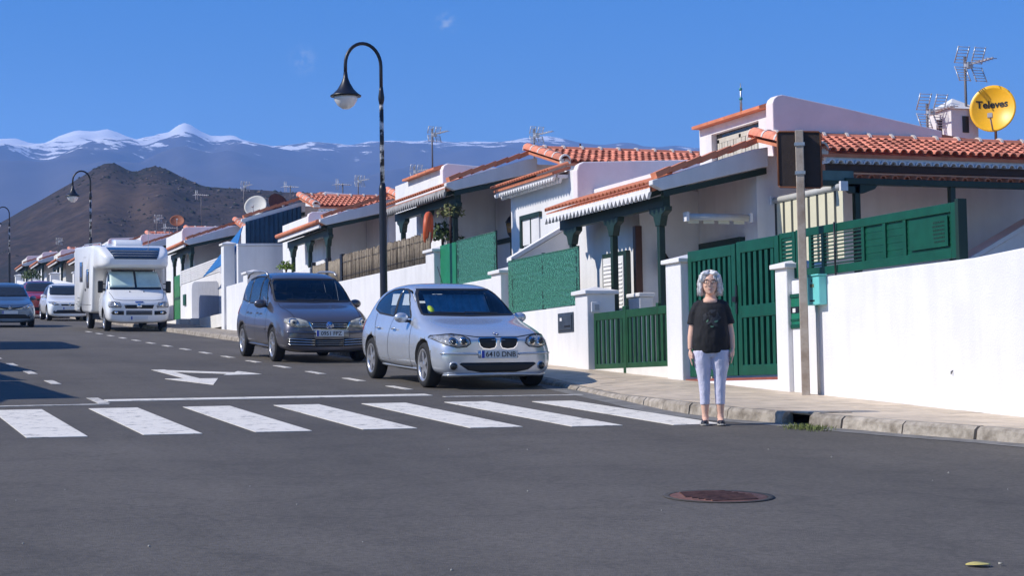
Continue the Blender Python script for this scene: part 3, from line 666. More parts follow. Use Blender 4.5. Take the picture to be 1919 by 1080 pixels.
def aerial(label, loc, h, kind='panel', rot=0, s=1.):
    t = thing('tv_aerial', label, 'aerial', loc, (0, 0, rot))
    obj('mast', MB().tube([(0, 0, 0), (0, 0, h)], .022, 6), mat('mast_grey', (.12, .11, .12), .5, .3, 6), t)
    al = mat('aluminium', (.5, .5, .52), .35, .1, 8, metal=.3); mb = MB()
    if kind == 'panel':
        for sgn in (1, -1):
            for k in range(6):
                zz = h-.16+sgn*(.04+.055*k)*s; yy = -.08-.028*k*s
                for a, b in ((-.30, -.03), (.06, .32)): mb.tube([(a*s, yy, zz), (b*s, yy, zz)], .006, 4)
            for x in (-.29, -.05, .08, .31): mb.tube([(x*s, -.08, h-.16+sgn*.03), (x*s, -.24*s, h-.16+sgn*.33*s)], .011, 5)
        for k in range(5): mb.tube([(-.02-.1*s, -.35-.1*k, h-.16), (.02+.1*s, -.35-.1*k, h-.16)], .007, 5)
        mb.tube([(0, 0, h-.16), (0, -.8, h-.16)], .015, 5).box(-.03, .07, -.14, -.02, h-.21, h-.11)
    else:
        mb.tube([(-.5*s, 0, h-.05), (.5*s, 0, h-.05)], .012, 5)
        for k in range(7): x = -.48+k*.16; mb.tube([(x*s, -.25+k*.02, h-.05), (x*s, .25-k*.02, h-.05)], .008, 5)
        for k in (-.42, -.3): mb.tube([(k*s, 0, h-.25), (k*s, 0, h+.15)], .012, 5)
    obj('elements', mb, al, t)
    return t
aerial('tall panel television aerial on a dark mast by the white chimney', (18.02, 25.9, 5.35), 1.58, s=.9)
aerial('small panel television aerial on the ridge left of the white chimney', (17.44, 26.2, 5.2), .95, s=.9)
for px, py, Y, h, kd, lb in ((811, 310, 44, .95, 'panel', 'white panel aerial standing above the terracotta coping behind the lifebuoy'), (777, 352, 48, .6, 'panel', 'small grey aerial right of the tall street lamp'),
        (672, 372, 60, .75, 'panel', 'pale panel aerial on the roof left of the tall street lamp'), (643, 375, 62, .6, 'yagi', 'thin aerial beside the pale panel aerial on the tiled roof'), (545, 372, 68, .5, 'yagi', 'sideways aerial against the dark hill above the terracotta coping'),
        (458, 400, 72, 1.25, 'panel', 'aerial standing alone against the hill above the blue sheet'), (378, 412, 76, 1.1, 'yagi', 'crooked aerial left of the pale grey dish'), (1002, 300, 40, .75, 'panel', 'white aerial beside the round ridge end of the middle house'),
        (295, 445, 84, 1.0, 'panel', 'white aerial above the motorhome roof'), (110, 470, 110, .7, 'panel', 'tiny white aerial on the far roof left of the motorhome'), (318, 450, 82, .6, 'yagi', 'low aerial rods right behind the motorhome dome')):
    aerial(lb, at_px(px, py, Y)-Vector((0, 0, .3)), h+.3, kd, .2, .6)
t = thing('roof_finial', 'thin turquoise banded finial on the terracotta coping of the near house', 'finial', (14.05, 26.5, 5.9))
obj('rod', MB().tube([(0, 0, 0), (0, 0, .22), (0, 0, .50)], [.02, .02, .006], 6), STEEL, t)
obj('bulb', MB().ball((0, 0, .24), .032, 8, 6).ball((0, 0, .40), .03, 8, 6), mat('turquoise_glaze', (.03, .25, .25), .3), t)
t = thing('roof_finial', 'short dark finial on the tiled ridge of the middle house', 'finial', at_px(1088, 284, 36)-Vector((0, 0, .15)))
obj('rod', MB().tube([(0, 0, 0), (0, 0, .32)], .02, 6).ball((0, 0, .18), .035, 8, 6), BROWN, t)
# ---------------------------------------------------------------- garden walls along the pavement (street face at x = 11.2)
WG = 'garden walls along the pavement'
def gwall(label, y0, y1, z0, z1, bump=None, th=.18, x=XW, m=None, z1b=None, cope=.0):
    t = thing('garden_wall', label, 'wall', (x, y0, rz(y0)), group=WG)
    b = rz(y0); z1b = z1 if z1b is None else z1b
    n = max(1, int((y1-y0)/.9)); top = []
    for i in range(n+1):
        f = i/n; top.append((f*(y1-y0), z1+(z1b-z1)*f-b+(0 if not bump else bump(y0+f*(y1-y0)))))
    poly = [(0, -.3), *[(p[0], p[1]) for p in top], (y1-y0, -.3)]
    obj('masonry', MB().prism(poly, 0, th, 'x'), m or WHITE, t, bev=.018)
    if cope: obj('coping', MB().prism([(0, top[0][1]), (y1-y0, top[-1][1]), (y1-y0, top[-1][1]+cope), (0, top[0][1]+cope)], -.03, th+.03, 'x'), WHITE, t, bev=.01)
    return t
def pier(label, y0, y1, ztop, z0=None, x=XW-.06, w=.48):
    z0 = rz(y0)+.05 if z0 is None else z0; t = thing('gate_pier', label, 'pier', (x, y0, z0), group='white piers with pyramid caps')
    h = ztop-z0; d = y1-y0
    obj('shaft', MB().box(0, w, 0, d, -.2, h-.10), WHITE, t, bev=.012)
    o = .05; vs = [(-o, -o, h-.10), (w+o, -o, h-.10), (w+o, d+o, h-.10), (-o, d+o, h-.10), (-o, -o, h-.045), (w+o, -o, h-.045), (w+o, d+o, h-.045), (-o, d+o, h-.045), (w/2, d/2, h+.03)]
    obj('cap', MB().add(vs, [(3, 2, 1, 0), (0, 1, 5, 4), (1, 2, 6, 5), (2, 3, 7, 6), (3, 0, 4, 7), (4, 5, 8), (5, 6, 8), (6, 7, 8), (7, 4, 8)]), WHITE, t, bev=.008)
    return t
w0 = gwall('long bare white garden wall at the right, under the green louvred fence', 12.2, 19.92, 0, 2.70, bump=lambda y: .045 if y < 16.0 else 0)
obj('hook', MB().tube([(-.0, 4.29, .79), (-.02, 4.29, .78), (-.02, 4.29, .755)], .007, 6), BLACK, w0)
obj('threshold', MB().box(-.03, .5, 7.98, 10.75, .3, .72+.02), WHITE, w0, bev=.01)
obj('threshold_tiles', MB().box(-.02, .3, 8.0, 10.72, .742, .775), mat('red_floor_tile', (.26, .07, .05), .6, .2, 6), w0)
pier('stepped white pier between the tall gate and the green mailbox', 19.92, 20.22, 2.96)
pier('tall white pier between the low gate and the tall double gate', 22.93, 23.42, 3.25)
pier('white pier with the small grey bell box beside the low green gate', 26.30, 26.80, 2.99)
pier('white pier between the two green mesh fences', 30.22, 30.72, 3.58)
pier('white pier at the near end of the reed fence', 34.02, 34.55, 4.26)
pier('white pier just behind the people carrier', 51.2, 51.75, 4.96)
pier('tall white corner pier beside the louvred white panel', 54.5, 54.9, 6.05, w=.34)
gwall('white wall under the wide green mesh fence, behind the bonnet', 26.80, 30.22, 0, 2.74)
gwall('white wall under the short green mesh fence', 30.72, 34.02, 0, 3.43)
w3 = gwall('white wall under the brown reed fence', 34.55, 44.2, 0, 3.98, z1b=4.04)
gwall('white wall hidden mostly behind the people carrier', 44.2, 51.2, 0, 4.55)
gwall('low white wall between the people carrier and the corner pier', 51.75, 54.45, 0, 4.68)
gw = gwall('white wall with the grey rounded doorway beside the motorhome', 58.5, 66.6, 0, 5.46, x=12.0)
GREYD = mat('grey_door_paint', (.33, .34, .39), .7, .1, 3)
pts = [(1.0, 0.05), (1.0, 1.35), (1.1, 1.5), (1.35, 1.58), (5.3, 1.80), (5.65, 1.74), (5.8, 1.55), (5.8, .36)]
obj('doorway', MB().prism([(a, b+.1) for a, b in pts], -.012, .0, 'x'), GREYD, gw)
for i in range(7): obj('slat', MB().box(-.01, .04, .75, 7.9, 1.97+.07*i, 2.02+.07*i), WHITE, gw)
obj('slat_frame', MB().box(-.02, .06, .62, .75, 1.9, 2.5).box(-.02, .06, 7.9, 8.05, 1.9, 2.5).box(.045, .065, .75, 7.9, 1.95, 2.45), WHITE, gw)
obj('small_mailbox', MB().box(-.06, 0, 6.9, 7.3, 1.15, 1.55), GREEN, gw, bev=.01)
cw = thing('garden_wall', 'long grey-white cross wall below the blue corrugated sheet', 'wall', (11.5, 54.15, 3.3), group=WG)
obj('masonry', MB().prism([(0, 0), (0, 2.60), (1.85, 2.63), (2.2, 2.88), (2.5, 2.88), (6, 2.88), (6, 0)], 0, .18), WHITE, cw, bev=.02)
obj('coping', MB().prism([(0, 2.605), (1.83, 2.635), (2.18, 2.885), (2.5, 2.885), (2.5, 2.95), (2.15, 2.95), (1.8, 2.70), (0, 2.67)], -.03, .21), WHITE, cw)
g = thing('garden_gate', 'plain green sheet gate right behind the motorhome', 'gate', (12.0, 66.7, rz(66.7)+.1))
obj('leaf', MB().box(0, .05, 0, 1.15, .05, 1.75), mat('bright_green_paint', (.02, .19, .06), .45, .15, 4), g)
obj('rail', MB().box(-.015, 0, 0, 1.15, .85, .95), GREEN, g)
gwall('white wall beyond the plain green gate', 68.2, 72, 0, 5.9); 
for i, (a, lb) in enumerate(((72.4, 'white wall seen just left of the motorhome'), (82, 'white sloping wall above the small white car'), (92, 'white wall behind the red car'), (102, 'far white wall behind the blue-grey car'), (112, 'farthest white wall at the top of the street'))):
    gwall(lb, a, a+8.8, 0, rz(a)+1.55, z1b=rz(a)+2.3)
    pier(('white pier at the end of the wall left of the motorhome', 'white pier above the small white car', 'white pier behind the red car roof', 'far white pier behind the blue-grey car', 'farthest white pier up the street')[i], a+8.85, a+9.35, rz(a)+2.7)
# bell box on a pier and grey meter door in the wall
t = thing('bell_box', 'small grey bell box with white edge on the pier by the low gate', 'bell', (XW-.02, 26.19, 2.60))
obj('case', MB().box(0, .16, .03, .06, 0, .16), WHITE, t, bev=.01); obj('grille', MB().box(.05, .13, .02, .03, .03, .12), mat('grey_plastic', None), t)
MD = mat('blue_grey_enamel', (.05, .065, .09), .35, .3, 6)
t = thing('meter_box', 'dark blue-grey meter door set in the wall beside the silver hatchback', 'meter box', (XW, 27.0, 2.32))
obj('frame', MB().box(-.015, 0, 0, .66, 0, .32), MD, t, bev=.005); obj('door', MB().box(-.03, -.015, .05, .61, .035, .285), MD, t, bev=.006)
obj('latch', MB().box(-.037, -.03, .44, .52, .19, .24), WHITE, t); obj('slot', MB().box(-.034, -.03, .1, .34, .08, .11), BLACK, t)
# ---------------------------------------------------------------- tall double gate
def rail(mb, *b): mb.box(*b)
g = thing('driveway_gate', 'tall dark green double gate with vertical slats behind the woman', 'gate', (XW+.03, 20.26, 1.535))
YM = 1.18
for a, b, top in ((.02, YM-.02, 1.77), (YM+.02, 2.62, 1.755)):
    f = MB()
    f.box(0, .05, a, a+.11, 0, top); f.box(0, .05, b-.11, b, 0, top)
    f.box(-.001, .051, a+.11, b-.11, top-.15, top); f.box(-.001, .051, a+.11, b-.11, .0, .14); f.box(-.001, .051, a+.11, b-.11, .76, .92)
    lf = obj('gate_leaf', f, GREEN, g, bev=.006)
    n = 6 if b-a < 1.3 else 8; p = (b-a-.22)/n
    for i in range(n):
        y = a+.11+p*(i+.27)
        for z0, z1 in ((.14, .76), (.92, top-.15)): obj('slat', MB().box(.012, .038, y, y+p*.52, z0, z1), GREEN, lf)
obj('shade_backing', MB().box(.075, .08, .1, 2.55, .05, 1.65), mat('dark_shade_fill', (.006, .012, .010), .9, .3, 5), g)  # added dark sheet standing in for the shaded space behind the slats
obj('latch', MB().box(-.04, 0, YM-.05, YM+.06, .98, 1.05).box(-.02, 0, YM-.04, YM-.0, .82, 1.2), BLACK, g)
# ---------------------------------------------------------------- low pedestrian gate
GREEN2 = mat('green_wood_paint', (.010, .068, .024), .45, .25, 5, .1, 30)
g = thing('garden_gate', 'low green two-leaf gate with vertical bars left of the tall pier', 'gate', (XW+.03, 23.46, 1.60))
for a, b in ((.0, 1.60), (1.60, 2.80)):
    f = MB()
    f.box(0, .05, a, a+.08, .04, .98); f.box(0, .05, b-.08, b, .04, .98)
    f.box(-.001, .051, a+.08, b-.08, .86, .98); f.box(-.001, .051, a+.08, b-.08, .04, .18)
    lf = obj('gate_leaf', f, GREEN2, g, bev=.006)
    n = 9 if b-a > 1.4 else 6; p = (b-a-.16)/n
    for i in range(n): y = a+.08+p*(i+.36); obj('bar', MB().box(.01, .04, y, y+p*.45, .18, .86), GREEN2, lf)
obj('post', MB().box(-.01, .06, 1.56, 1.68, .0, 1.04), GREEN2, g, bev=.01); obj('post', MB().box(-.005, .055, .42, .50, .86, 1.03), GREEN2, g, bev=.01)
# ---------------------------------------------------------------- green louvred fence on the right wall
def framed(mb, y0, y1, z0, z1, w, x0=0, x1=.05):
    mb.box(x0, x1, y0, y0+w, z0, z1); mb.box(x0, x1, y1-w, y1, z0, z1); mb.box(x0-.001, x1+.001, y0+w, y1-w, z0, z0+w); mb.box(x0-.001, x1+.001, y0+w, y1-w, z1-w, z1)
g = thing('fence_panel', 'dark green louvred wooden fence standing on the right white wall', 'fence', (XW+.05, 16.42, 2.70))
mb = MB(); framed(mb, 0, 3.45, .03, .63, .10); obj('frame', mb, GREEN, g, bev=.006)
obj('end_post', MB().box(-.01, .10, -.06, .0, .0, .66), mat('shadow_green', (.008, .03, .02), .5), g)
for y in (.98, 1.40, 1.86, 2.78, 3.08): obj('stile', MB().box(.004, .046, y, y+.06, .13, .53), GREEN, g, bev=.004)
bays = [(.10, .98, 13, .020), (1.04, 1.40, 10, .022), (1.46, 1.86, 10, .022), (1.92, 2.78, 9, .45), (2.84, 3.08, 9, .25)]
for y0, y1, n, tilt in bays:
    p = .40/n
    for i in range(n):
        m = Matrix.Translation((.025, 0, .13+p*(i+.5))) @ Matrix.Rotation(.15 if tilt > .1 else 1.25, 4, 'Y')
        obj('slat', MB().box(-.018, .018, y0, y1, -.004, .004, m) if tilt > .1 else MB().box(-.005, .005, y0, y1, -p*.49, p*.49, Matrix.Translation((.03+.004*(i % 2), 0, .13+p*(i+.5)))), GREEN, g)
obj('board', MB().box(.0, .012, .16, .90, .17, .50), GREEN, g)
mb = MB()
for i in range(6):
    y = .22; 
    while y < .42: w = random.uniform(.015, .04); mb.box(-.003, .0, y, y+w, .22+.042*i, .238+.042*i); y += w+.012
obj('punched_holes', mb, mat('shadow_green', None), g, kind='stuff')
obj('cable', MB().tube([(-.03, 2.46, .64), (-.03, 2.46, .2), (-.02, 2.47, .0)], .012, 6), BLACK, g)
mb = MB(); framed(mb, 3.47, 3.88, .03, .62, .07); obj('end_frame', mb, GREEN, g, bev=.005)
for i in range(9): obj('slat', MB().box(.01, .035, 3.54, 3.81, .11+.05*i, .145+.05*i), GREEN, g)
# ---------------------------------------------------------------- mailbox and turquoise meter
t = thing('mailbox', 'dark green recessed mailbox in the white wall behind the sign post', 'mailbox', (XW, 19.62, 2.10))
mb = MB(); framed(mb, 0, .54, 0, .43, .05, -.02, .0); obj('frame', mb, GREEN, t, bev=.006)
obj('door', MB().box(-.008, 0, .05, .49, .05, .38), mat('green_enamel', (.012, .17, .095), .35, .2, 5), t, bev=.004)
obj('slot', MB().box(-.012, -.008, .10, .36, .19, .27), BLACK, t); obj('flap', MB().box(-.018, -.008, .10, .40, .09, .12), GREEN, t, bev=.004)
obj('note', MB().box(-.016, -.012, .18, .25, .20, .25), WHITE, t)
TQ = mat('turquoise_enamel', (.17, .60, .58), .4, .08, 5)
t = thing('meter_box', 'pale turquoise meter box on the white wall right of the sign post', 'meter box', (XW, 19.05, 2.36))
obj('case', MB().box(-.11, 0, 0, .31, 0, .35), TQ, t, bev=.012); obj('lid', MB().box(-.13, 0, -.015, .325, .35, .37), TQ, t, bev=.006)
obj('window', MB().box(-.115, -.11, .12, .21, .215, .255), mat('olive_plate', (.16, .17, .1), .5), t); obj('badge', MB().box(-.115, -.11, .11, .22, .045, .062), BLACK, t)
obj('keyhole', MB().box(-.115, -.11, .16, .175, .28, .31), BLACK, t)
obj('pipe', MB().tube([(-.03, .20, 0), (-.03, .20, -1.08)], .018, 8), mat('grey_plastic', None), t)
# ---------------------------------------------------------------- mesh fences and reed screen
def weave_mat():
    m = mat('green_windbreak_mesh', (.03, .27, .12), .5); N, L = m.node_tree.nodes, m.node_tree.links; b = N['Principled BSDF']
    tc = N.new('ShaderNodeTexCoord'); mp = N.new('ShaderNodeMapping'); mp.inputs['Scale'].default_value = (1, 14, 62); L.new(tc.outputs['Object'], mp.inputs['Vector'])
    n = N.new('ShaderNodeTexNoise'); n.inputs['Scale'].default_value = 1.6; n.inputs['Detail'].default_value = 5; L.new(mp.outputs[0], n.inputs['Vector'])
    c = N.new('ShaderNodeValToRGB'); e = c.color_ramp.elements; e[0].position = .40; e[0].color = (.003, .025, .035, 1); e[1].position = .64; e[1].color = (.16, .42, .29, 1)
    x = e.new(.5); x.color = (.012, .14, .085, 1); L.new(n.outputs['Fac'], c.inputs['Fac']); L.new(c.outputs[0], b.inputs['Base Color']); return m
WEAVE = weave_mat()
def mesh_fence(label, y0, y1, z0, z1, posts, solid=None):
    t = thing('mesh_fence', label, 'fence', (XW+.06, y0, z0)); h = z1-z0; d = y1-y0
    a = 0 if not solid else 0
    # woven strips with real ripple
    mb = MB(); ny, nz = int(d/.09), int(h/.04); vs = []; fs = []
    for j in range(nz+1):
        for i in range(ny+1):
            vs.append((.006*noise.noise(Vector((i*.35, j*.9, y0)))+.003*random.uniform(-1, 1), d*i/ny, h*j/nz))
    for j in range(nz):
        for i in range(ny): q = j*(ny+1)+i; fs.append((q, q+1, q+ny+2, q+ny+1))
    o = obj('mesh_sheet', mb.add(vs, fs), WEAVE, t); s = o.modifiers.new('s', 'SOLIDIFY'); s.thickness = .006
    for p in posts: obj('post', MB().box(.0, .05, p-y0-.025, p-y0+.025, -.05, h+.03), DGREEN, t)
    obj('top_wire', MB().tube([(0, 0, h+.003), (0, d, h+.003)], .010, 6), WEAVE, t)
    if solid: obj('solid_panel', MB().box(.0, .03, solid[0]-y0, solid[1]-y0, 0, h-.02), mat('mid_green_paint', (.01, .20, .09), .5, .15, 4), t)
    return t
mesh_fence('wide green mesh fence left of the low gate pier', 26.9, 30.15, 2.76, 3.68, (27.0, 28.5, 29.95))
t = mesh_fence('short green mesh fence next to the reed fence pier', 30.78, 32.95, 3.44, 4.27, (30.85, 32.9))
obj('side_panel', MB().box(.0, .03, 2.24, 3.2, 0, .83), mat('mid_green_paint', (.01, .20, .09), .5, .15, 4), t)
REED = mat('dry_reed', (.17, .135, .10), .9, .3, 14, .3, 30); REED2 = mat('pale_reed', (.26, .215, .16), .9, .3, 14, .3, 30)
t = thing('reed_fence', 'brown reed screen fence behind the tall street lamp', 'fence', (XW+.05, 34.6, 4.0))
ma, mb2 = MB(), MB(); y = 0
while y < 6.55:
    r = random.uniform(.014, .03); h = .58+random.uniform(-.04, .03)+.03*y/6; q = ma if random.random() < .55 else mb2
    x = random.uniform(-.015, .015); q.tube([(x, y, .0), (x+random.uniform(-.02, .02), y+random.uniform(-.02, .02), h)], r, 5); y += r*1.35
obj('dark_reeds', ma, REED, t, kind='stuff'); obj('pale_reeds', mb2, REED2, t, kind='stuff')
for zz in (.12, .45): obj('wire', MB().tube([(-.035, 0, zz), (-.035, 6.6, zz)], .006, 5), BLACK, t)
t = thing('reed_fence', 'short reed screen pieces between dark posts beyond the long reed fence', 'fence', (XW+.05, 41.3, 4.05))
ma = MB(); y = .15
while y < 2.75:
    if not 1.2 < y < 1.5:
        r = random.uniform(.014, .03); ma.tube([(0, y, 0), (0, y, .5+random.uniform(-.03, .03))], r, 5); y += r*1.3
    else: y += .05
obj('reeds', ma, REED2, t, kind='stuff')
for p in (0, .08, 1.3, 1.42, 2.8): obj('post', MB().box(-.02, .08, p-.04, p+.04, -.05, .62), BLACK, t)
# ---------------------------------------------------------------- street lamps
PEEL = mat('peeling_black_paint', (.02, .02, .025), .5, stain=(.62, .62, .62), vs=3.2); POLE = mat('lamp_black', (.012, .013, .02), .4, .15, 5)
PN = PEEL.node_tree.nodes
for n in PN:
    if n.type == 'MAP_RANGE': n.inputs['From Min'].default_value = .44; n.inputs['From Max'].default_value = .52
OPAL = mat('lamp_glass', (.75, .74, .74), .12, .1, 5, spec=.8)
def lamp(label, x, y):
    t = thing('street_lamp', label, 'street lamp', (x, y, rz(y)+.1), group='black street lamps along the right kerb')
    obj('base', MB().lathe([(.16, 0), (.16, .05), (.09, .09), (.085, .5), (.075, .55), (.068, 3.15), (.072, 3.2), (.05, 3.32)], 16), POLE, t)
    obj('upper_pole', MB().lathe([(.044, 3.30), (.042, 5.0)], 12), PEEL, t)
    pts = [(0, 0, 4.98), (0, 0, 5.55)]+[(-.355+.355*cos(a), 0, 5.60+.43*sin(a)) for a in [pi*k/16 for k in range(17)]]+[(-.71, 0, 5.45)]
    obj('arm', MB().tube(pts, .034, 10).lathe([(.04, 4.85), (.06, 4.95), (.062, 4.99), (.045, 5.12), (.036, 5.2)], 12), POLE, t)
    sh = obj('shade', MB().lathe([(.035, 5.48), (.05, 5.36), (.09, 5.26), (.16, 5.14), (.25, 5.05), (.30, 5.02), (.295, 5.0), (.24, 5.015)], 24, Matrix.Translation((-.71, 0, -.02))), POLE, t)
    obj('glass_bowl', MB().lathe([(.235, 5.0), (.225, 4.94), (.16, 4.83), (.07, 4.765), (.01, 4.755)], 20, Matrix.Translation((-.71, 0, -.02))), OPAL, t)
    return t
lamp('tall black street lamp with peeling pole rising behind the silver hatchback', 9.95, 33.5)
lamp('middle black street lamp standing behind the motorhome', 9.9, 75.2)
lamp('farthest black street lamp at the left edge', 9.9, 111.3)
# ---------------------------------------------------------------- sign seen from behind
t = thing('road_sign', 'dark rusty back of a road sign on a pale post at the kerb corner', 'sign', (11.0, 19.27, 1.27), (0, 0, -.5))
POST = mat('weathered_sign_post', (.38, .33, .28), .6, .3, 3, .2, 20, stain=(.24, .17, .12))
RUST = mat('rusty_dark_plate', (.028, .017, .014), .7, .35, 7, .3, 40)
obj('post', MB().box(-.05, .05, -.05, .05, -.1, 3.22), POST, t, bev=.008)
obj('plate', MB().prism([(-.24, 2.545), (-.26, 2.565), (-.26, 3.20), (-.24, 3.22), (.235, 3.20), (.255, 3.18), (.255, 2.54), (.235, 2.52)], .055, .075), RUST, t)
obj('rim', MB().tube([(-.262, .05, 2.56), (-.262, .05, 3.205), (-.24, .05, 3.224), (.235, .05, 3.204), (.258, .05, 3.18), (.258, .05, 2.535), (.235, .05, 2.518), (-.24, .05, 2.542), (-.262, .05, 2.56)], .012, 5), mat('rust_edge', (.20, .07, .03), .7), t)
for zz in (2.7, 3.05): obj('clamp', MB().box(-.062, .062, -.062, .055, zz-.02, zz+.02), STEEL, t)
# ---------------------------------------------------------------- road odds and ends
t = thing('manhole_cover', 'rusty iron manhole cover sunk in the foreground asphalt', 'manhole', (5.58, 10.98, rz(10.98)), (math.atan(.06), 0, 0))
IRON = mat('rusted_iron', (.15, .07, .052), .75, .5, 14, .6, 30)
obj('ring', MB().lathe([(.33, .003), (.375, .003), (.375, .006), (.33, .006)], 40, caps=False), mat('dark_grit', (.06, .055, .05), .9, .4, 20), t)
obj('lid', MB().lathe([(.001, .005), (.325, .005), (.33, .001)], 40), IRON, t)
for k in range(9): obj('rib', MB().box(-.25+.02*abs(k-4), .25-.02*abs(k-4), -.245+.06*k, -.225+.06*k, .0045, .012), IRON, t)
def leaf(label, x, y, l, a, m):
    z = rz(y)+.006; vs = []; fs = []
    n = 8
    for i in range(n+1):
        s = i/n; w = l*.40*sin(pi*min(.98, max(.02, s)))**.7; hh = .002+.004*sin(pi*s)
        for sd in (-1, 0, 1): vs.append(Vector((l*(s-.5), sd*w, hh+(.003 if sd else 0))))
    for i in range(n):
        for k in (0, 1): q = i*3+k; fs.append((q, q+1, q+4, q+3))
    o = obj('fallen_leaf', MB().add(vs, fs, True), m, loc=(x, y, z), rot=(math.atan(.06), 0, a)); o.modifiers.new('s', 'SOLIDIFY').thickness = .003
    return tag(o, label, 'leaf')
leaf('large yellow fallen leaf on the asphalt at the lower right', 5.42, 7.81, .125, -.35, mat('yellow_leaf', (.62, .52, .16), .7, .15, 30))
leaf('small pale fallen leaf right of the yellow leaf', 5.54, 7.79, .03, .3, mat('pale_leaf', (.5, .46, .36), .7))
mb = MB()
for i in range(34):
    x, y = random.uniform(.5, 8.5), random.uniform(6.2, 15); r = random.uniform(.003, .008); mb.ball((x, y, rz(y)+r*.5), r, 5, 4)
obj('litter', mb, mat('pale_grit', (.4, .38, .34), .9), kind='stuff')
mb = MB()
for i in range(420):
    x, y = 9.12+random.gauss(0, .10), 15.98+random.gauss(0, .15); h = random.uniform(.015, .055); a = random.uniform(0, 6.28); w = .004
    z = rz(y)+.002; dx, dy = cos(a), sin(a); l = random.uniform(.01, .05)
    mb.add([(x-dy*w, y+dx*w, z), (x+dy*w, y-dx*w, z), (x+dx*l*.5+dy*w*.6, y+dy*l*.5-dx*w*.6, z+h*.7), (x+dx*l, y+dy*l, z+h)], [(0, 1, 2), (0, 2, 3)])
obj('grass', mb, mat('dry_green_grass', (.16, .19, .05), .8, .4, 30), kind='stuff')
# shrubs in far gardens
def shrub(label, loc, r, n, m):
    mb = MB()
    for i in range(n):
        v = Vector((random.gauss(0, 1), random.gauss(0, 1), random.gauss(0, 1))).normalized()*r*random.uniform(.5, 1.05); v.z = abs(v.z)*.9
        a = Vector((random.gauss(0, 1), random.gauss(0, 1), random.gauss(0, 1))).normalized(); b = a.cross(v).normalized() if v.length else a; s = r*.16
        mb.add([v-a*s, v+b*s*.5, v+a*s, v-b*s*.5], [(0, 1, 2, 3)])
    t = thing('shrub', label, 'shrub', loc); obj('foliage', mb, m, t)
    obj('stem', MB().tube([(0, 0, -.6), (0, 0, r*.6)], .03, 5), BROWN, t); return t
FOL = mat('garden_foliage', (.06, .10, .03), .8, .5, 12); FOL2 = mat('olive_foliage', (.16, .17, .06), .8, .4, 12)
shrub('dark garden bush behind the far white wall at left', at_px(60, 522, 100), .55, 220, FOL)
shrub('small light green bush above the people carrier roof', at_px(537, 505, 48), .28, 180, mat('lime_foliage', (.16, .24, .03), .8, .4, 12))
shrub('trailing plant hanging in the porch corner beside the lifebuoy', at_px(845, 405, 35.4), .30, 150, FOL2)
shrub('dark leafy plant in the porch behind the lifebuoy', at_px(830, 450, 37.2), .42, 240, FOL)
o = thing('shade_sail', 'bright blue triangular tarp hung beside the corner pier', 'tarp', (0, 0, 0))
def at_x(px, py, X):
    r = ray(px, py); t_ = X/r.x; return Vector((X, r.y*t_, r.z*t_+CAMH))
P = [at_x(380, 520, 11.5), at_x(455, 424, 11.75), at_x(440, 478, 11.5), at_x(412, 500, 11.5)]
obj('cloth', MB().add(P+[p+Vector((.02, .0, .0)) for p in P], [(0, 1, 2, 3), (7, 6, 5, 4), (0, 4, 5, 1), (1, 5, 6, 2), (2, 6, 7, 3), (3, 7, 4, 0)]), mat('blue_tarp', (.015, .15, .42), .6, .25, 1.2, .3, 6), o)
# ---------------------------------------------------------------- vehicles (local frame: front bumper at y=0 facing -y, ground z=0)
def paint(name, col, metal=.55, rough=.32):
    m = mat(name, col, rough, .04, 2, metal=metal, coat=1.0); return m
SILVER = paint('silver_blue_paint', (.57, .61, .68), .45, .24); ANTHR = paint('anthracite_paint', (.12, .115, .135), .45, .3)
BLUEGR = paint('blue_grey_paint', (.13, .20, .30), .5, .3); CWHITE = paint('white_car_paint', (.88, .87, .86), 0, .3); CRED = paint('dark_red_paint', (.42, .02, .022), .15, .3)
DARKP = mat('black_plastic', (.012, .012, .013), .55, .2, 8); RUBBER = mat('tyre_rubber', (.016, .016, .017), .85, .3, 8, .3, 40)
CHROME = mat('chrome', (.75, .76, .78), .12, metal=1.0); ALLOY = mat('alloy_wheel', (.55, .55, .57), .3, .1, 6, metal=.7, coat=.3)
INTER = mat('dark_cabin_trim', (.022, .022, .025), .7, .2, 5); SEATM = mat('grey_seat_fabric', (.05, .05, .055), .9, .2, 12)
LAMPM = mat('headlight_lens', (.42, .43, .44), .08, .35, 9, coat=1.0, stain=(.10, .10, .11)); AMBER = mat('amber_lens', (.55, .16, .02), .15); REDL = mat('red_lens', (.35, .01, .01), .15)
PLATE = mat('plate_white', (.72, .73, .74), .4); EUB = mat('plate_blue', (.01, .05, .42), .4); BADGEB = mat('badge_blue', (.02, .08, .35), .3)
LAMPM2 = mat('aged_headlight_lens', (.50, .48, .40), .12, .35, 9, coat=1.0, stain=(.2, .19, .16))
def glass_mat():
    m = bpy.data.materials.new('car_glass'); m.use_nodes = True; N, L = m.node_tree.nodes, m.node_tree.links
    for n in list(N): N.remove(n)
    o = N.new('ShaderNodeOutputMaterial'); t = N.new('ShaderNodeBsdfTransparent'); t.inputs[0].default_value = (.74, .82, .82, 1)
    g = N.new('ShaderNodeBsdfGlossy'); g.inputs['Roughness'].default_value = .02; g.inputs[0].default_value = (.9, .95, 1, 1)
    f = N.new('ShaderNodeFresnel'); f.inputs[0].default_value = 1.55; x = N.new('ShaderNodeMixShader')
    L.new(f.outputs[0], x.inputs[0]); L.new(t.outputs[0], x.inputs[1]); L.new(g.outputs[0], x.inputs[2]); L.new(x.outputs[0], o.inputs[0]); return m
CGLASS = glass_mat()
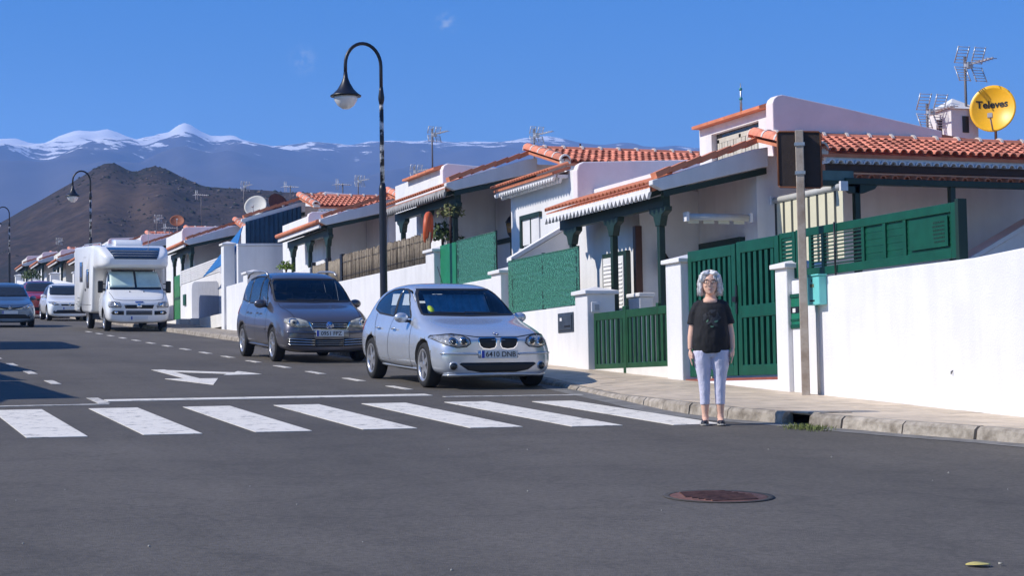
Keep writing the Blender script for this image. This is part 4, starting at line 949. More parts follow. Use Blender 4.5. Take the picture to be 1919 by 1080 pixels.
def ring_of(row):
    y, zb, zs, zt, ws, wm, wb, zr, wr = row
    P = [(0, zb), (ws*.62, zb), (ws, zb+.045), (wm*.992, zb+.30*(zs-zb)), (wm, zb+.66*(zs-zb)), (wb, zs-.02), (wb-.05, zs+.025), (wr, max(zr, zs+.03)), (wr*.58, max(zr, zs+.03)+(max(zt, zs+.04)-max(zr, zs+.03))*.78), (0, max(zt, zs+.04))]
    return [Vector((x, y, z)) for x, z in P]+[Vector((-x, y, z)) for x, z in P[-2:0:-1]]
def body_mesh(tab, sub=2):
    R = [ring_of(r) for r in tab]; n = len(R[0]); vs = [v for r in R for v in r]; fs = []
    for i in range(len(R)-1):
        for j in range(n): k = (j+1) % n; fs.append((i*n+j, i*n+k, (i+1)*n+k, (i+1)*n+j))
    h = n//2
    for b in (0, (len(R)-1)*n):
        for j in range(h):
            q = [b+j, b+j+1, b+(n-j-1) % n, b+(n-j) % n]; q = list(dict.fromkeys(q)); fs.append(q if b else q[::-1])
    mb = MB().add(vs, fs, True); o = obj('tmp', mb, DARKP); s = o.modifiers.new('s', 'SUBSURF'); s.levels = s.render_levels = sub
    me = evalmesh(o); bpy.data.objects.remove(o)
    bm = bmesh.new(); bm.from_mesh(me); bmesh.ops.recalc_face_normals(bm, faces=bm.faces); bm.to_mesh(me)
    for p in me.polygons: p.use_smooth = True
    return me, BVHTree.FromBMesh(bm)
def cut(me, cutters, mats):
    o = bpy.data.objects.new('tmp', me); COL.objects.link(o); me.materials.clear()
    for m in mats: me.materials.append(m)
    tmp = []
    for c in cutters:
        for i in range(len(c.mi)): c.mi[i] = 1
        co = obj('cutter', c, list(mats)); tmp.append(co)
        b = o.modifiers.new('b', 'BOOLEAN'); b.operation = 'DIFFERENCE'; b.object = co; b.solver = 'MANIFOLD'
    out = evalmesh(o)
    for t in tmp+[o]: bpy.data.objects.remove(t)
    return out
class Car:
    def __init__(s, tab, label, cx, yf, m, group='cars on the street', cat='car', name='parked_car', heading=0, sub=2):
        s.me, s.bvh = body_mesh(tab, sub); s.tab = tab; s.m = m
        s.t = thing(name, label, cat, (cx, yf, rz(yf)), (math.atan(.06), 0, heading), group)
    def hit(s, view, a, b, off):
        if view == 'F': o, d = Vector((a, -3, b)), Vector((0, 1, 0))
        elif view == 'T': o, d = Vector((a, b, 6)), Vector((0, 0, -1))
        elif view == 'L': o, d = Vector((-4, a, b)), Vector((1, 0, 0))
        else: o, d = Vector((4, a, b)), Vector((-1, 0, 0))
        p, n, i, _ = s.bvh.ray_cast(o, d)
        if view == 'F':                     # stay on the front: pull stray points in from the corners
            lim = 2.15 if b > .98 else .60
            for k in range(40):
                if p is not None and p.y < lim: break
                a *= .992; b -= .002 if b > .98 else 0; p, n, i, _ = s.bvh.ray_cast(Vector((a, -3, b)), d)
        if p is None:
            p, n, i, _ = s.bvh.find_nearest(o+d*(3.6 if view in 'LR' else 3.4 if view == 'F' else 5))
        if n.dot(d) > 0: n = -n
        return p+n*off
    def patch(s, name, view, poly, m, off=.004, step=.06, th=.012, par=None, label=None, both=False):
        bm = bmesh.new(); f = bm.faces.new([bm.verts.new((a, b, 0)) for a, b in poly])
        A = [p[0] for p in poly]; B = [p[1] for p in poly]
        for ax, lo, hi in ((0, min(A), max(A)), (1, min(B), max(B))):
            n = int((hi-lo)/step)
            for k in range(1, n+1):
                co = [0, 0, 0]; no = [0, 0, 0]; co[ax] = lo+(hi-lo)*k/(n+1); no[ax] = 1
                bmesh.ops.bisect_plane(bm, geom=bm.verts[:]+bm.edges[:]+bm.faces[:], plane_co=co, plane_no=no)
        vs = [s.hit(view, v.co.x, v.co.y, off) for v in bm.verts]; bm.verts.index_update(); fs = [[v.index for v in f.verts] for f in bm.faces]; bm.free()
        o = obj(name, MB().add(vs, fs, True), m, par or s.t, label=label)
        if th: q = o.modifiers.new('s', 'SOLIDIFY'); q.thickness = th; q.offset = -1 if True else 0
        if both:
            v2 = [(-v.x, v.y, v.z) for v in vs]; o2 = obj(name, MB().add(v2, [f[::-1] for f in fs], True), m, par or s.t, label=label)
            if th: q = o2.modifiers.new('s', 'SOLIDIFY'); q.thickness = th; q.offset = -1
            return o, o2
        return o
    def line(s, name, view, pts, w, m, off=.003, closed=False, par=None, both=False, mir=False):
        P = [Vector((a, b)) for a, b in pts]; P = P+[P[0]] if closed else P; D = []
        for a, b in zip(P, P[1:]):
            k = max(2, int((b-a).length/.05)); D += [a+(b-a)*i/k for i in range(k)]
        D.append(P[-1]); vs = []; fs = []
        for i, p in enumerate(D):
            t = (D[min(i+1, len(D)-1)]-D[max(0, i-1)]).normalized(); nn = Vector((-t.y, t.x))*w/2
            for q in (p-nn, p+nn): vs.append(s.hit(view, q.x, q.y, off))
        for i in range(len(D)-1): fs.append((2*i, 2*i+1, 2*i+3, 2*i+2))
        mb = MB().add(vs, fs, True)
        if both: mb.add([(-v.x, v.y, v.z) for v in vs], [f[::-1] for f in fs], True)
        if mir: obj(name, MB().add([(-v.x, v.y, v.z) for v in vs], [f[::-1] for f in fs], True), m, par or s.t)
        return obj(name, mb, m, par or s.t)
    def finish(s, cutters, seal=None):
        me = cut(s.me, cutters, [s.m, INTER]) if cutters else s.me
        if not cutters: me.materials.clear(); me.materials.append(s.m)
        s.body = obj('body', me, s.m, s.t); return s.body
    def arches(s, axles, r, xin=.58, rr=.055):
        out = []
        for ya in axles:
            for sg in (-1, 1):
                m = Matrix.Translation((sg*(xin if sg > 0 else xin), ya, r)) @ Matrix.Rotation(sg*pi/2, 4, 'Y')
                mb = MB(); mb.lathe([(r+rr, 0), (r+rr, .8)], 32, m); out.append(mb)
        return out
    def wheels(s, axles, r, xo, style=5, w=.20):
        for ya in axles:
            for sg in (-1, 1):
                m = Matrix.Translation((sg*xo, ya, r)) @ Matrix.Rotation(sg*pi/2, 4, 'Y')   # local +z points outwards
                R = r*.70
                t = obj('wheel', MB().lathe([(R, -w), (r-.03, -w), (r, -w+.03), (r+.002, -w*.5), (r, -.03), (r-.02, -.006), (r-.05, .0), (R+.01, -.006), (R-.01, -.03), (R-.02, -w)], 40, m, caps=False), RUBBER, s.t)
                q = MB(); q.lathe([(R+.008, -.004), (R-.012, -.002), (R-.028, -.02), (R-.03, -.05)], 36, m, caps=False)
                q.lathe([(.001, -.016), (.045, -.016), (.065, -.03), (.07, -.06)], 16, m, caps=False)
                for k in range(style):
                    a = 2*pi*k/style+.3; mm = m @ Matrix.Rotation(a, 4, 'Z')
                    if style <= 5:
                        q.prism([(.04, -.045), (R-.02, -.030), (R-.02, .030), (.04, .045)], -.05, -.018, 'z', mm)
                    else: q.prism([(.05, -.022), (R-.02, -.016), (R-.02, .016), (.05, .022)], -.05, -.016, 'z', mm)
                obj('rim', q, ALLOY, t)
                obj('brake_disc', MB().lathe([(.001, -.09), (R*.75, -.09), (R*.75, -.11)], 20, m).lathe([(R-.02, -.12), (.001, -.125)], 20, m, caps=False), DARKP, t)
    def mirror(s, sg, x, y, z, m, size=(.105, .07, .075)):
        mb = MB(); mb.ball((sg*(x+.11), y, z), size, 16, 10)
        o = obj('wing_mirror', mb, m, s.t); obj('mirror_foot', MB().box(min(sg*x-.03*sg, sg*(x+.06)), max(sg*x-.03*sg, sg*(x+.06)), y-.025, y+.03, z-.07, z-.03), DARKP, o, bev=.008)
        return o
    def plate(s, y, z, txt, x=0, tilt=-.05, w=.52, h=.11):
        o = obj('number_plate', MB().box(-w/2, w/2, -.008, .008, -h/2, h/2), PLATE, s.t, (x, y, z), (tilt, 0, 0))
        obj('country_band', MB().box(-w/2+.004, -w/2+.045, -.0095, -.0075, -h/2+.004, h/2-.004), EUB, o)
        if txt: text_mesh(txt, h*.92, BLACK, o, (.022, -.0095, -.002), (pi/2, 0, 0), .0015, .0012)
        return o
    def interior(s, ydash, yseat, zb, w, sw=True, wheelz=.98):
        obj('dashboard', MB().box(-w, w, ydash, ydash+.45, zb-.3, zb-.02), INTER, s.t, bev=.06)
        for x in (-.36, .36):
            o = obj('seat', MB().box(x-.23, x+.23, yseat+.42, yseat+.56, zb-.35, zb+.22), SEATM, s.t, bev=.05)
            obj('headrest', MB().box(x-.12, x+.12, yseat+.47, yseat+.56, zb+.25, zb+.40), SEATM, o, bev=.03)
        obj('rear_seat', MB().box(-.6, .6, yseat+1.35, yseat+1.5, zb-.4, zb+.16), SEATM, s.t, bev=.05)
        if sw:
            m = Matrix.Translation((.36, ydash+.50, wheelz-.01)) @ Matrix.Rotation(-1.1, 4, 'X'); rings = []
            for i in range(25):
                a = 2*pi*i/24; c = Vector((cos(a)*.18, sin(a)*.18, 0)); rr_ = Vector((cos(a), sin(a), 0))
                rings.append([m @ (c+rr_*.016*cos(2*pi*k/6)+Vector((0, 0, .016*sin(2*pi*k/6)))) for k in range(6)])
            obj('steering_wheel', MB().loft(rings, caps=False).box(-.17, .17, -.025, .025, -.02, .02, m), DARKP, s.t)
def inset_cabin(tab, y0, y1, zf, dw=.055, dz=.05):
    rows = [r for r in tab if y0 <= r[0] <= y1]; R = []
    for y, zb, zs, zt, ws, wm, wb, zr, wr in rows:
        if zt-dz < zf+.15: zt2, zr2 = zf+.2, zf+.18
        else: zt2, zr2 = zt-dz, zr-dz
        R.append([Vector(p) for p in ((wb-.09, y, zf), (wb-.10, y, min(zs, zr2-.05)), (wr-dw, y, zr2), (wr*.55, y, zt2-.01), (-wr*.55, y, zt2-.01), (-wr+dw, y, zr2), (-wb+.10, y, min(zs, zr2-.05)), (-wb+.09, y, zf))])
    return MB().loft(R)
def roundel(name, car, view, a, b, r, mats, par=None, off=.006):
    n = 20; c = [(a+r*cos(2*pi*k/n), b+r*sin(2*pi*k/n)) for k in range(n)]
    return car.patch(name, view, c, mats, off, .2, .008, par)
# ---- silver hatchback -------------------------------------------------------------------
T1 = [(0.00, .205, .60, .68, .52, .625, .575, .67, .44), (.05, .165, .66, .735, .69, .76, .70, .73, .54), (.18, .15, .70, .79, .77, .835, .775, .78, .60), (.42, .15, .755, .85, .805, .872, .81, .84, .65),
      (.72, .16, .81, .90, .815, .88, .825, .888, .68), (1.05, .17, .865, .955, .815, .876, .825, .94, .72), (1.24, .18, .885, 1.0, .815, .874, .82, .985, .765), (1.42, .18, .89, 1.10, .81, .874, .815, 1.08, .76), (1.75, .18, .895, 1.315, .81, .874, .81, 1.285, .72),
      (2.02, .18, .90, 1.435, .81, .874, .805, 1.395, .68), (2.35, .18, .905, 1.475, .81, .876, .805, 1.43, .655), (2.85, .18, .915, 1.47, .81, .878, .805, 1.42, .65), (3.3, .18, .93, 1.44, .81, .879, .805, 1.385, .64), (3.68, .19, .945, 1.39, .81, .873, .795, 1.335, .63),
      (3.97, .21, .955, 1.25, .79, .855, .775, 1.20, .62), (4.14, .26, .88, 1.0, .74, .80, .73, .98, .62), (4.227, .30, .72, .80, .62, .70, .64, .79, .5)]
c = Car(T1, 'silver compact hatchback parked in front of the anthracite people carrier', 8.60, 23.5, SILVER, heading=-.006)
AX, WR = (.74, 3.40), .315
ws_ = [(-.685, 1.015), (0, 1.0), (.685, 1.015), (.67, 1.12), (.61, 1.30), (.55, 1.37), (-.55, 1.37), (-.61, 1.30), (-.67, 1.12)]
sw1 = [(1.60, .965), (2.42, .975), (2.42, 1.375), (2.25, 1.365), (2.06, 1.32), (1.82, 1.16)]
sw2 = [(2.50, .975), (3.30, 1.01), (3.60, 1.07), (3.58, 1.16), (3.34, 1.29), (3.05, 1.355), (2.75, 1.375), (2.50, 1.38)]
c.patch('windscreen', 'F', [(a*1.01, b) for a, b in ws_], CGLASS, .004, .08, .0)
for p in (sw1, sw2): c.patch('side_window', 'L', p, CGLASS, .003, .08, 0, both=True)
c.line('window_seal', 'F', ws_, .026, DARKP, .006, True)
for p in (sw1, sw2): c.line('window_seal', 'L', p, .022, DARKP, .005, True, mir=True)
c.patch('pillar_trim', 'L', [(2.425, .975), (2.495, .975), (2.495, 1.375), (2.425, 1.375)], DARKP, .004, .1, .004, both=True)
hl = [(.42, .70), (.40, .635), (.46, .59), (.60, .58), (.74, .62), (.845, .70), (.81, .73), (.68, .752), (.53, .745)]
for sg in (-1, 1):
    o = c.patch('headlight', 'F', [(sg*a, b) for a, b in hl][::sg], LAMPM, .007, .05, .02)
    c.line('headlight_rim', 'F', [(sg*a, b) for a, b in hl], .012, DARKP, .010, True, par=o)
    for a, b, r in ((.50, .66, .055), (.635, .655, .055)):
        q = roundel('lamp_ring', c, 'F', sg*a, b, r, CHROME, o, .012); roundel('lamp_bulb', c, 'F', sg*a, b, r*.62, GLASSD, o, .016)
    k = [(.030, .69), (.03, .61), (.055, .57), (.13, .555), (.22, .565), (.265, .60), (.29, .68), (.27, .705), (.06, .71)]
    o = c.patch('kidney_grille', 'F', [(sg*a, b) for a, b in k][::sg], DARKP, .006, .04, .01); c.line('grille_rim', 'F', [(sg*a, b) for a, b in k], .014, CHROME, .009, True, par=o)
    o = roundel('fog_light', c, 'F', sg*.64, .325, .06, SILVER, None, .008); roundel('lens', c, 'F', sg*.64, .325, .048, GLASSD, o, .012)
    c.patch('bumper_strip', 'F', [(sg*.30, .475), (sg*.79, .485), (sg*.80, .505), (sg*.76, .515), (sg*.30, .502)][::sg], SILVER, .014, .05, .016)
c.patch('lower_grille', 'F', [(-.56, .35), (-.44, .27), (-.25, .235), (.25, .235), (.44, .27), (.56, .35), (.53, .372), (-.53, .372)], DARKP, .006, .05, .01)
c.patch('chin_lip', 'F', [(-.72, .205), (-.40, .205), (.40, .205), (.72, .205), (.74, .228), (.40, .228), (-.40, .228), (-.74, .228)], SILVER, .016, .06, .02)
c.patch('plate_holder', 'F', [(-.29, .435), (.29, .435), (.29, .535), (-.29, .535)], SILVER, .010, .08, .012)
c.plate(-.035, .485, '6410 DNB')
o = roundel('badge', c, 'T', 0, .12, .040, DARKP, None, .004); 
for k in range(4): c.patch('badge_quarter', 'T', [(0, .12)]+[(.033*cos(k*pi/2+q*pi/8), .12+.033*sin(k*pi/2+q*pi/8)) for q in range(5)], (BADGEB, PLATE)[k % 2], .007, .2, .002, o)
c.line('bonnet_seam', 'F', [(-.82, .735), (-.62, .765), (-.3, .722), (.3, .722), (.62, .765), (.82, .735)], .010, DARKP, .003)
c.line('door_seam', 'L', [(1.42, .88), (1.36, .62), (1.36, .30), (1.45, .26)], .010, DARKP, .003, mir=True)
c.line('door_seam', 'L', [(2.46, .96), (2.46, .40), (2.42, .26), (1.45, .26)], .010, DARKP, .003, mir=True)
c.line('door_seam', 'L', [(3.42, 1.0), (3.20, .75), (3.05, .50), (2.95, .30), (2.46, .26)], .010, DARKP, .003, mir=True)
for y in (2.20, 3.0):
    for sg in (-1, 1): obj('door_handle', MB().ball((sg*.868, y+.0, .80), (.02, .10, .020), 12, 6), SILVER, c.t)
c.patch('sill', 'L', [(1.10, .215), (3.02, .215), (3.02, .255), (1.10, .25)], SILVER, .018, .08, .02, both=True)
c.mirror(-1, .80, 1.62, .965, SILVER); c.mirror(1, .80, 1.62, .965, SILVER)
obj('roof_aerial', MB().tube([(0, 2.5, 1.46), (0, 2.75, 1.72)], .006, 5), DARKP, c.t)
for x in (-.15, .35): c.line('wiper', 'F', [(x-.4, 1.035), (x+.1, 1.025)], .018, DARKP, .014)
st_ = roundel('round_sticker', c, 'F', -.53, 1.085, .045, mat('green_yellow_sticker', (.42, .55, .03), .5), None, .006)
ss = MB(); vs = []
for i in range(17): x = -.50+.95*i/16; d_ = .03*(-1)**i; vs += [Vector((x, 1.58+d_, 1.03)), Vector((x+.02, 1.93+d_, 1.30))]
for i in range(16): ss.add([vs[2*i], vs[2*i+2], vs[2*i+3], vs[2*i+1]], [(0, 1, 2, 3)])
o = obj('sunshade', ss, mat('silver_foil', (.66, .80, .84), .35, .2, 5, metal=.1), c.t); o.modifiers.new('s', 'SOLIDIFY').thickness = .004
c.interior(1.50, 1.75, .95, .62)
c.patch('tail_light', 'L', [(3.98, .74), (4.14, .72), (4.12, .86), (4.0, .88)], REDL, .006, .05, .01, both=True)
cabin = inset_cabin(T1, 1.42, 3.92, .62)
c.finish(c.arches(AX, WR)+[cabin, MB().prism(ws_, -1, 2.3, 'y'), MB().prism(sw1, -2, 2, 'x'), MB().prism(sw2, -2, 2, 'x'), MB().prism([(-.45, 1.12), (.45, 1.12), (.42, 1.30), (-.42, 1.30)], 3.3, 6, 'y')])
c.wheels(AX, WR, .862)
SILV = c
# ---- anthracite people carrier ----------------------------------------------------------
T2 = [(0.0, .24, .62, .72, .56, .66, .60, .705, .48), (.05, .20, .70, .81, .72, .79, .72, .80, .58), (.20, .18, .78, .89, .79, .86, .795, .875, .66), (.46, .18, .865, .975, .825, .895, .835, .96, .71), (.80, .18, .935, 1.03, .83, .90, .85, 1.015, .745),
      (1.05, .19, .965, 1.07, .83, .90, .855, 1.055, .785), (1.25, .19, .98, 1.145, .83, .90, .85, 1.125, .80), (1.6, .19, 1.0, 1.41, .83, .90, .845, 1.385, .785), (1.95, .19, 1.0, 1.605, .83, .90, .84, 1.575, .755), (2.3, .19, 1.005, 1.69, .83, .90, .84, 1.645, .73),
      (3.1, .19, 1.01, 1.71, .83, .90, .84, 1.655, .725), (3.8, .19, 1.03, 1.67, .83, .895, .835, 1.615, .72), (4.14, .2, 1.03, 1.58, .815, .885, .82, 1.52, .71), (4.32, .24, .98, 1.26, .78, .85, .78, 1.22, .69), (4.39, .32, .78, .92, .66, .74, .68, .90, .56)]
c = Car(T2, 'anthracite people carrier parked behind the silver hatchback', 8.62, 32.6, ANTHR, heading=-.004)
AX, WR = (.90, 3.58), .325
ws_ = [(-.735, 1.135), (0, 1.115), (.735, 1.135), (.715, 1.30), (.67, 1.49), (.61, 1.55), (-.61, 1.55), (-.67, 1.49), (-.715, 1.30)]
sw1 = [(1.62, 1.07), (2.35, 1.075), (2.35, 1.60), (2.05, 1.545), (1.80, 1.35)]; sw2 = [(2.42, 1.075), (3.25, 1.09), (3.25, 1.61), (2.42, 1.605)]; sw3 = [(3.32, 1.10), (3.98, 1.15), (3.98, 1.40), (3.88, 1.54), (3.32, 1.61)]
c.patch('windscreen', 'F', [(a*1.005, b) for a, b in ws_], CGLASS, .004, .08, 0)
for p in (sw1, sw2, sw3): c.patch('side_window', 'L', p, CGLASS, .003, .08, 0, both=True); c.line('window_seal', 'L', p, .022, DARKP, .005, True, mir=True)
c.line('window_seal', 'F', ws_, .03, DARKP, .006, True)
hl = [(.37, .69), (.43, .665), (.62, .655), (.74, .69), (.80, .75), (.78, .81), (.68, .835), (.55, .815), (.42, .775)]
for sg in (-1, 1):
    o = c.patch('headlight', 'F', [(sg*a, b) for a, b in hl][::sg], LAMPM2, .007, .05, .02)
    roundel('lamp_ring', c, 'F', sg*.655, .742, .078, CHROME, o, .012); roundel('lamp_bulb', c, 'F', sg*.655, .742, .055, LAMPM2, o, .016); roundel('lamp_core', c, 'F', sg*.655, .742, .025, GLASSD, o, .019)
    c.patch('bumper_trim', 'F', [(sg*.16, .52), (sg*.78, .56), (sg*.80, .58), (sg*.78, .60), (sg*.40, .585), (sg*.16, .55)][::sg], ANTHR, .012, .06, .014)
    for k in range(3): c.patch('chrome_strip', 'F', [(sg*.28, .325+.045*k), (sg*.76, .345+.05*k), (sg*.76, .358+.05*k), (sg*.28, .340+.045*k)][::sg], CHROME, .012, .08, .008)
    c.patch('lower_vent', 'F', [(sg*.27, .30), (sg*.74, .325), (sg*.78, .46), (sg*.27, .455)][::sg], DARKP, .005, .06, .006)
o = c.patch('grille', 'F', [(-.36, .745), (-.30, .63), (.30, .63), (.36, .745)], DARKP, .006, .06, .01)
c.line('grille_rim', 'F', [(-.39, .755), (-.32, .615), (.32, .615), (.39, .755)], .022, CHROME, .010, par=o)
for k in range(3): c.patch('grille_bar', 'F', [(-.33, .657+.028*k), (.33, .657+.028*k), (.33, .664+.028*k), (-.33, .664+.028*k)], CHROME, .010, .1, .004, o)
q = roundel('badge', c, 'F', 0, .69, .068, CHROME, None, .014); q2 = roundel('badge_disc', c, 'F', 0, .69, .058, BADGEB, q, .018)
for pts in ([(-.026, .735), (0, .692), (.026, .735)], [(-.045, .712), (-.022, .650), (0, .688), (.022, .650), (.045, .712)]): c.line('badge_letter', 'F', pts, .010, CHROME, .023, par=q)
c.patch('lower_grille', 'F', [(-.26, .30), (.26, .30), (.26, .44), (-.26, .44)], DARKP, .006, .06, .01)
for k in range(3): c.patch('grille_bar', 'F', [(-.26, .33+.035*k), (.26, .33+.035*k), (.26, .338+.035*k), (-.26, .338+.035*k)], mat('grey_plastic', None), .010, .1, .004)
c.plate(-.04, .545, '0951 FPZ'); c.patch('plate_holder', 'F', [(-.30, .48), (.36, .48), (.36, .61), (-.30, .61)], mat('pale_plate_holder', (.45, .45, .43), .5), .012, .1, .01)
for y0 in ((1.45, 1.05),): c.line('door_seam', 'L', [(1.47, 1.04), (1.40, .7), (1.42, .30), (2.38, .28), (2.38, 1.06)], .010, DARKP, .003, mir=True)
c.line('door_seam', 'L', [(2.38, .28), (3.10, .28), (3.20, .55), (3.30, .8), (3.28, 1.08)], .010, DARKP, .003, mir=True)
c.line('side_moulding', 'L', [(1.42, .60), (3.15, .62)], .03, ANTHR, .014, mir=True)
for y in (2.12, 3.02):
    for sg in (-1, 1): obj('door_handle', MB().ball((sg*.895, y, .90), (.02, .10, .022), 12, 6), ANTHR, c.t)
c.patch('sill', 'L', [(1.27, .23), (3.2, .23), (3.2, .30), (1.27, .29)], ANTHR, .02, .1, .02, both=True)
for sg in (-1, 1):
    o = c.mirror(sg, .83, 1.66, 1.08, ANTHR, (.12, .075, .085)); 
    obj('roof_rail', MB().tube([(sg*.68, 2.1, 1.62), (sg*.68, 2.28, 1.685), (sg*.68, 2.6, 1.705), (sg*.68, 3.4, 1.705), (sg*.68, 3.8, 1.66), (sg*.68, 3.95, 1.58)], .022, 8), STEEL, c.t)
    c.line('bonnet_seam', 'T', [(sg*.62, .12), (sg*.72, .9), (sg*.70, 1.15)], .010, DARKP, .003)
for x in (-.1, .38): c.line('wiper', 'F', [(x-.42, 1.155), (x+.1, 1.145)], .018, DARKP, .014)
obj('inside_mirror', MB().box(-.12, .12, 1.93, 1.96, 1.40, 1.46), DARKP, c.t, bev=.02)
c.interior(1.45, 1.9, 1.08, .68, wheelz=1.12)
c.patch('tail_light', 'L', [(4.1, .85), (4.28, .85), (4.22, 1.05), (4.1, 1.05)], REDL, .006, .05, .01, both=True)
c.finish(c.arches(AX, WR)+[inset_cabin(T2, 1.25, 4.12, .7), MB().prism(ws_, -1, 2.4, 'y')]+[MB().prism(p, -2, 2, 'x') for p in (sw1, sw2, sw3)])
c.wheels(AX, WR, .885, 7)
# ---- motorhome ---------------------------------------------------------------------------
TC = [(0.0, .32, .74, .84, .66, .80, .74, .83, .52), (.06, .27, .86, .97, .84, .93, .86, .955, .64), (.24, .25, 1.02, 1.11, .93, .99, .93, 1.095, .74), (.55, .25, 1.16, 1.25, .94, 1.01, .95, 1.235, .82), (.72, .25, 1.19, 1.36, .94, 1.01, .95, 1.33, .86),
      (1.0, .25, 1.2, 1.74, .94, 1.01, .95, 1.69, .83), (1.25, .25, 1.2, 2.03, .94, 1.01, .95, 1.97, .80), (1.6, .25, 1.2, 2.1, .94, 1.01, .95, 2.05, .8), (2.4, .25, 1.2, 2.1, .94, 1.01, .95, 2.05, .8)]
c = Car(TC, 'white motorhome with silver screens behind its windscreen', 8.94, 56.75, CWHITE, group='motorhomes', cat='motorhome', name='motorhome')
AX, WR = (.88, 4.72), .335
ws_ = [(-.87, 1.30), (.87, 1.30), (.84, 1.5), (.77, 1.93), (-.77, 1.93), (-.84, 1.5)]
w = c.patch('windscreen', 'F', ws_, GLASSD, .010, .1, .01)
for x0, x1, xt0, xt1 in ((-.80, -.03, -.74, -.03), (.04, .80, .04, .74)): c.patch('thermal_screen', 'F', [(x0, 1.37), (x1, 1.37), (xt1, 1.86), (xt0, 1.86)], mat('silver_green_screen', (.55, .70, .63), .4, .15, 2, coat=.5), .016, .1, .004, w)
for sg in (-1, 1):
    o = c.patch('headlight', 'F', [(sg*.53, .80), (sg*.55, .74), (sg*.90, .745), (sg*.93, .80), (sg*.90, .93), (sg*.72, .94), (sg*.60, .92)][::sg], LAMPM, .01, .06, .02)
    roundel('lamp_bulb', c, 'F', sg*.70, .83, .06, CHROME, o, .014)
    c.patch('bumper_vent', 'F', [(sg*.47, .52), (sg*.80, .53), (sg*.86, .58), (sg*.80, .65), (sg*.47, .645)][::sg], DARKP, .008, .08, .01)
    roundel('fog_light', c, 'F', sg*.70, .585, .05, CHROME, None, .016)
    c.patch('cab_window', 'L' if sg < 0 else 'R', [(1.0, 1.25), (1.85, 1.25), (1.85, 1.85), (1.38, 1.85)], GLASSD, .008, .1, .01)
    o = obj('wing_mirror', MB().box(sg*1.06-.08, sg*1.06+.08, .90, 1.0, 1.20, 1.58), DARKP, c.t, bev=.03); obj('mirror_arm', MB().box(min(sg*.9, sg*1.02), max(sg*.9, sg*1.02), .93, .97, 1.28, 1.33).box(min(sg*.9, sg*1.02), max(sg*.9, sg*1.02), .93, .97, 1.47, 1.5), DARKP, o)
    obj('washer_jet', MB().ball((sg*.22, .50, 1.245), .02, 8, 6), DARKP, c.t)
o = c.patch('grille', 'F', [(-.42, .72), (.42, .72), (.46, .83), (-.46, .83)], DARKP, .01, .08, .01)
q = roundel('badge', c, 'F', 0, .79, .075, CHROME, None, .018)
for k in range(5): c.patch('badge_letter', 'F', [(-.05+.022*k, .765), (-.04+.022*k, .765), (-.035+.022*k, .815), (-.045+.022*k, .815)], CWHITE, .026, .2, .003, q)
c.patch('badge_strip', 'F', [(-.13, .90), (.13, .90), (.13, .935), (-.13, .935)], BADGEB, .01, .1, .006)
c.patch('lower_grille', 'F', [(-.40, .52), (.40, .52), (.40, .65), (-.40, .65)], DARKP, .008, .08, .01)
for k in range(2): c.patch('grille_bar', 'F', [(-.40, .555+.045*k), (.40, .555+.045*k), (.40, .567+.045*k), (-.40, .567+.045*k)], mat('grey_plastic', None), .014, .1, .004)
c.plate(-.035, .425, None, tilt=-.02)
c.line('bonnet_seam', 'F', [(-.85, 1.22), (-.75, 1.0), (-.5, .97), (.5, .97), (.75, 1.0), (.85, 1.22)], .012, DARKP, .004)
c.line('door_seam', 'L', [(1.0, 1.2), (.98, .75), (1.25, .45), (1.95, .42), (1.95, 1.9)], .012, DARKP, .004, mir=True)
c.finish(c.arches((.88,), WR, .66, .06))
def rrect(hw, z0, z1, y, r=.13, n=5):
    P = []
    for cx_, cz_, a0 in ((hw-r, z1-r, 0), (-hw+r, z1-r, pi/2), (-hw+r, z0+r, pi), (hw-r, z0+r, 3*pi/2)):
        for k in range(n+1): a = a0+pi/2*k/n; P.append(Vector((cx_+r*cos(a), y, cz_+r*sin(a))))
    return P
R = [rrect(.80, 2.10, 2.28, .72, .08), rrect(.95, 2.02, 2.38, .82, .12), rrect(1.06, 1.98, 2.52, 1.06, .14), rrect(1.11, 1.97, 2.66, 1.42, .15), rrect(1.125, 1.96, 2.70, 1.9, .13), rrect(1.13, 1.95, 2.71, 2.20, .12), rrect(1.15, .62, 2.71, 2.24, .10), rrect(1.18, .55, 2.72, 2.4, .08), rrect(1.18, .55, 2.72, 6.4, .08), rrect(1.16, .57, 2.68, 6.57, .12), rrect(1.1, .66, 2.55, 6.65, .2)]
CB = mat('motorhome_white', (.86, .85, .84), .35, .05, 1.5, coat=.4)
cbm = MB().loft(R); me = cut(cbm.mesh('coach_body', [CB, INTER]), c.arches((4.72,), WR, .75, .08), [CB, INTER]); o = obj('coach_body', me, CB, c.t)
bm = bmesh.new(); bm.from_mesh(me); c.bvh = BVHTree.FromBMesh(bm)
c.patch('skylight', 'F', [(-.84, 2.63), (-.66, 2.27), (.66, 2.27), (.84, 2.63)], mat('tinted_acrylic', (.025, .035, .055), .12, coat=1), .012, .1, .015)
for k in range(3): c.patch('skylight_rib', 'F', [(-.68-.04*k, 2.35+.08*k), (.68+.04*k, 2.35+.08*k), (.68+.04*k, 2.36+.08*k), (-.68-.04*k, 2.36+.08*k)], mat('grey_plastic', None), .016, .2, .004)
for sg, v in ((-1, 'L'), (1, 'R')):
    c.patch('side_window', v, [(2.75, 1.35), (3.25, 1.35), (3.25, 1.95), (2.75, 1.95)], mat('tinted_acrylic', None), .02, .2, .02); c.patch('side_window', v, [(4.3, 1.55), (4.95, 1.55), (4.95, 2.2), (4.3, 2.2)], mat('tinted_acrylic', None), .02, .2, .02)
    c.line('skirt_seam', v, [(2.3, .80), (6.0, .80)], .012, DARKP, .004)
c.line('entrance_door', 'L', [(3.45, .65), (3.45, 2.35), (4.1, 2.35), (4.1, .65)], .018, mat('grey_plastic', None), .006)
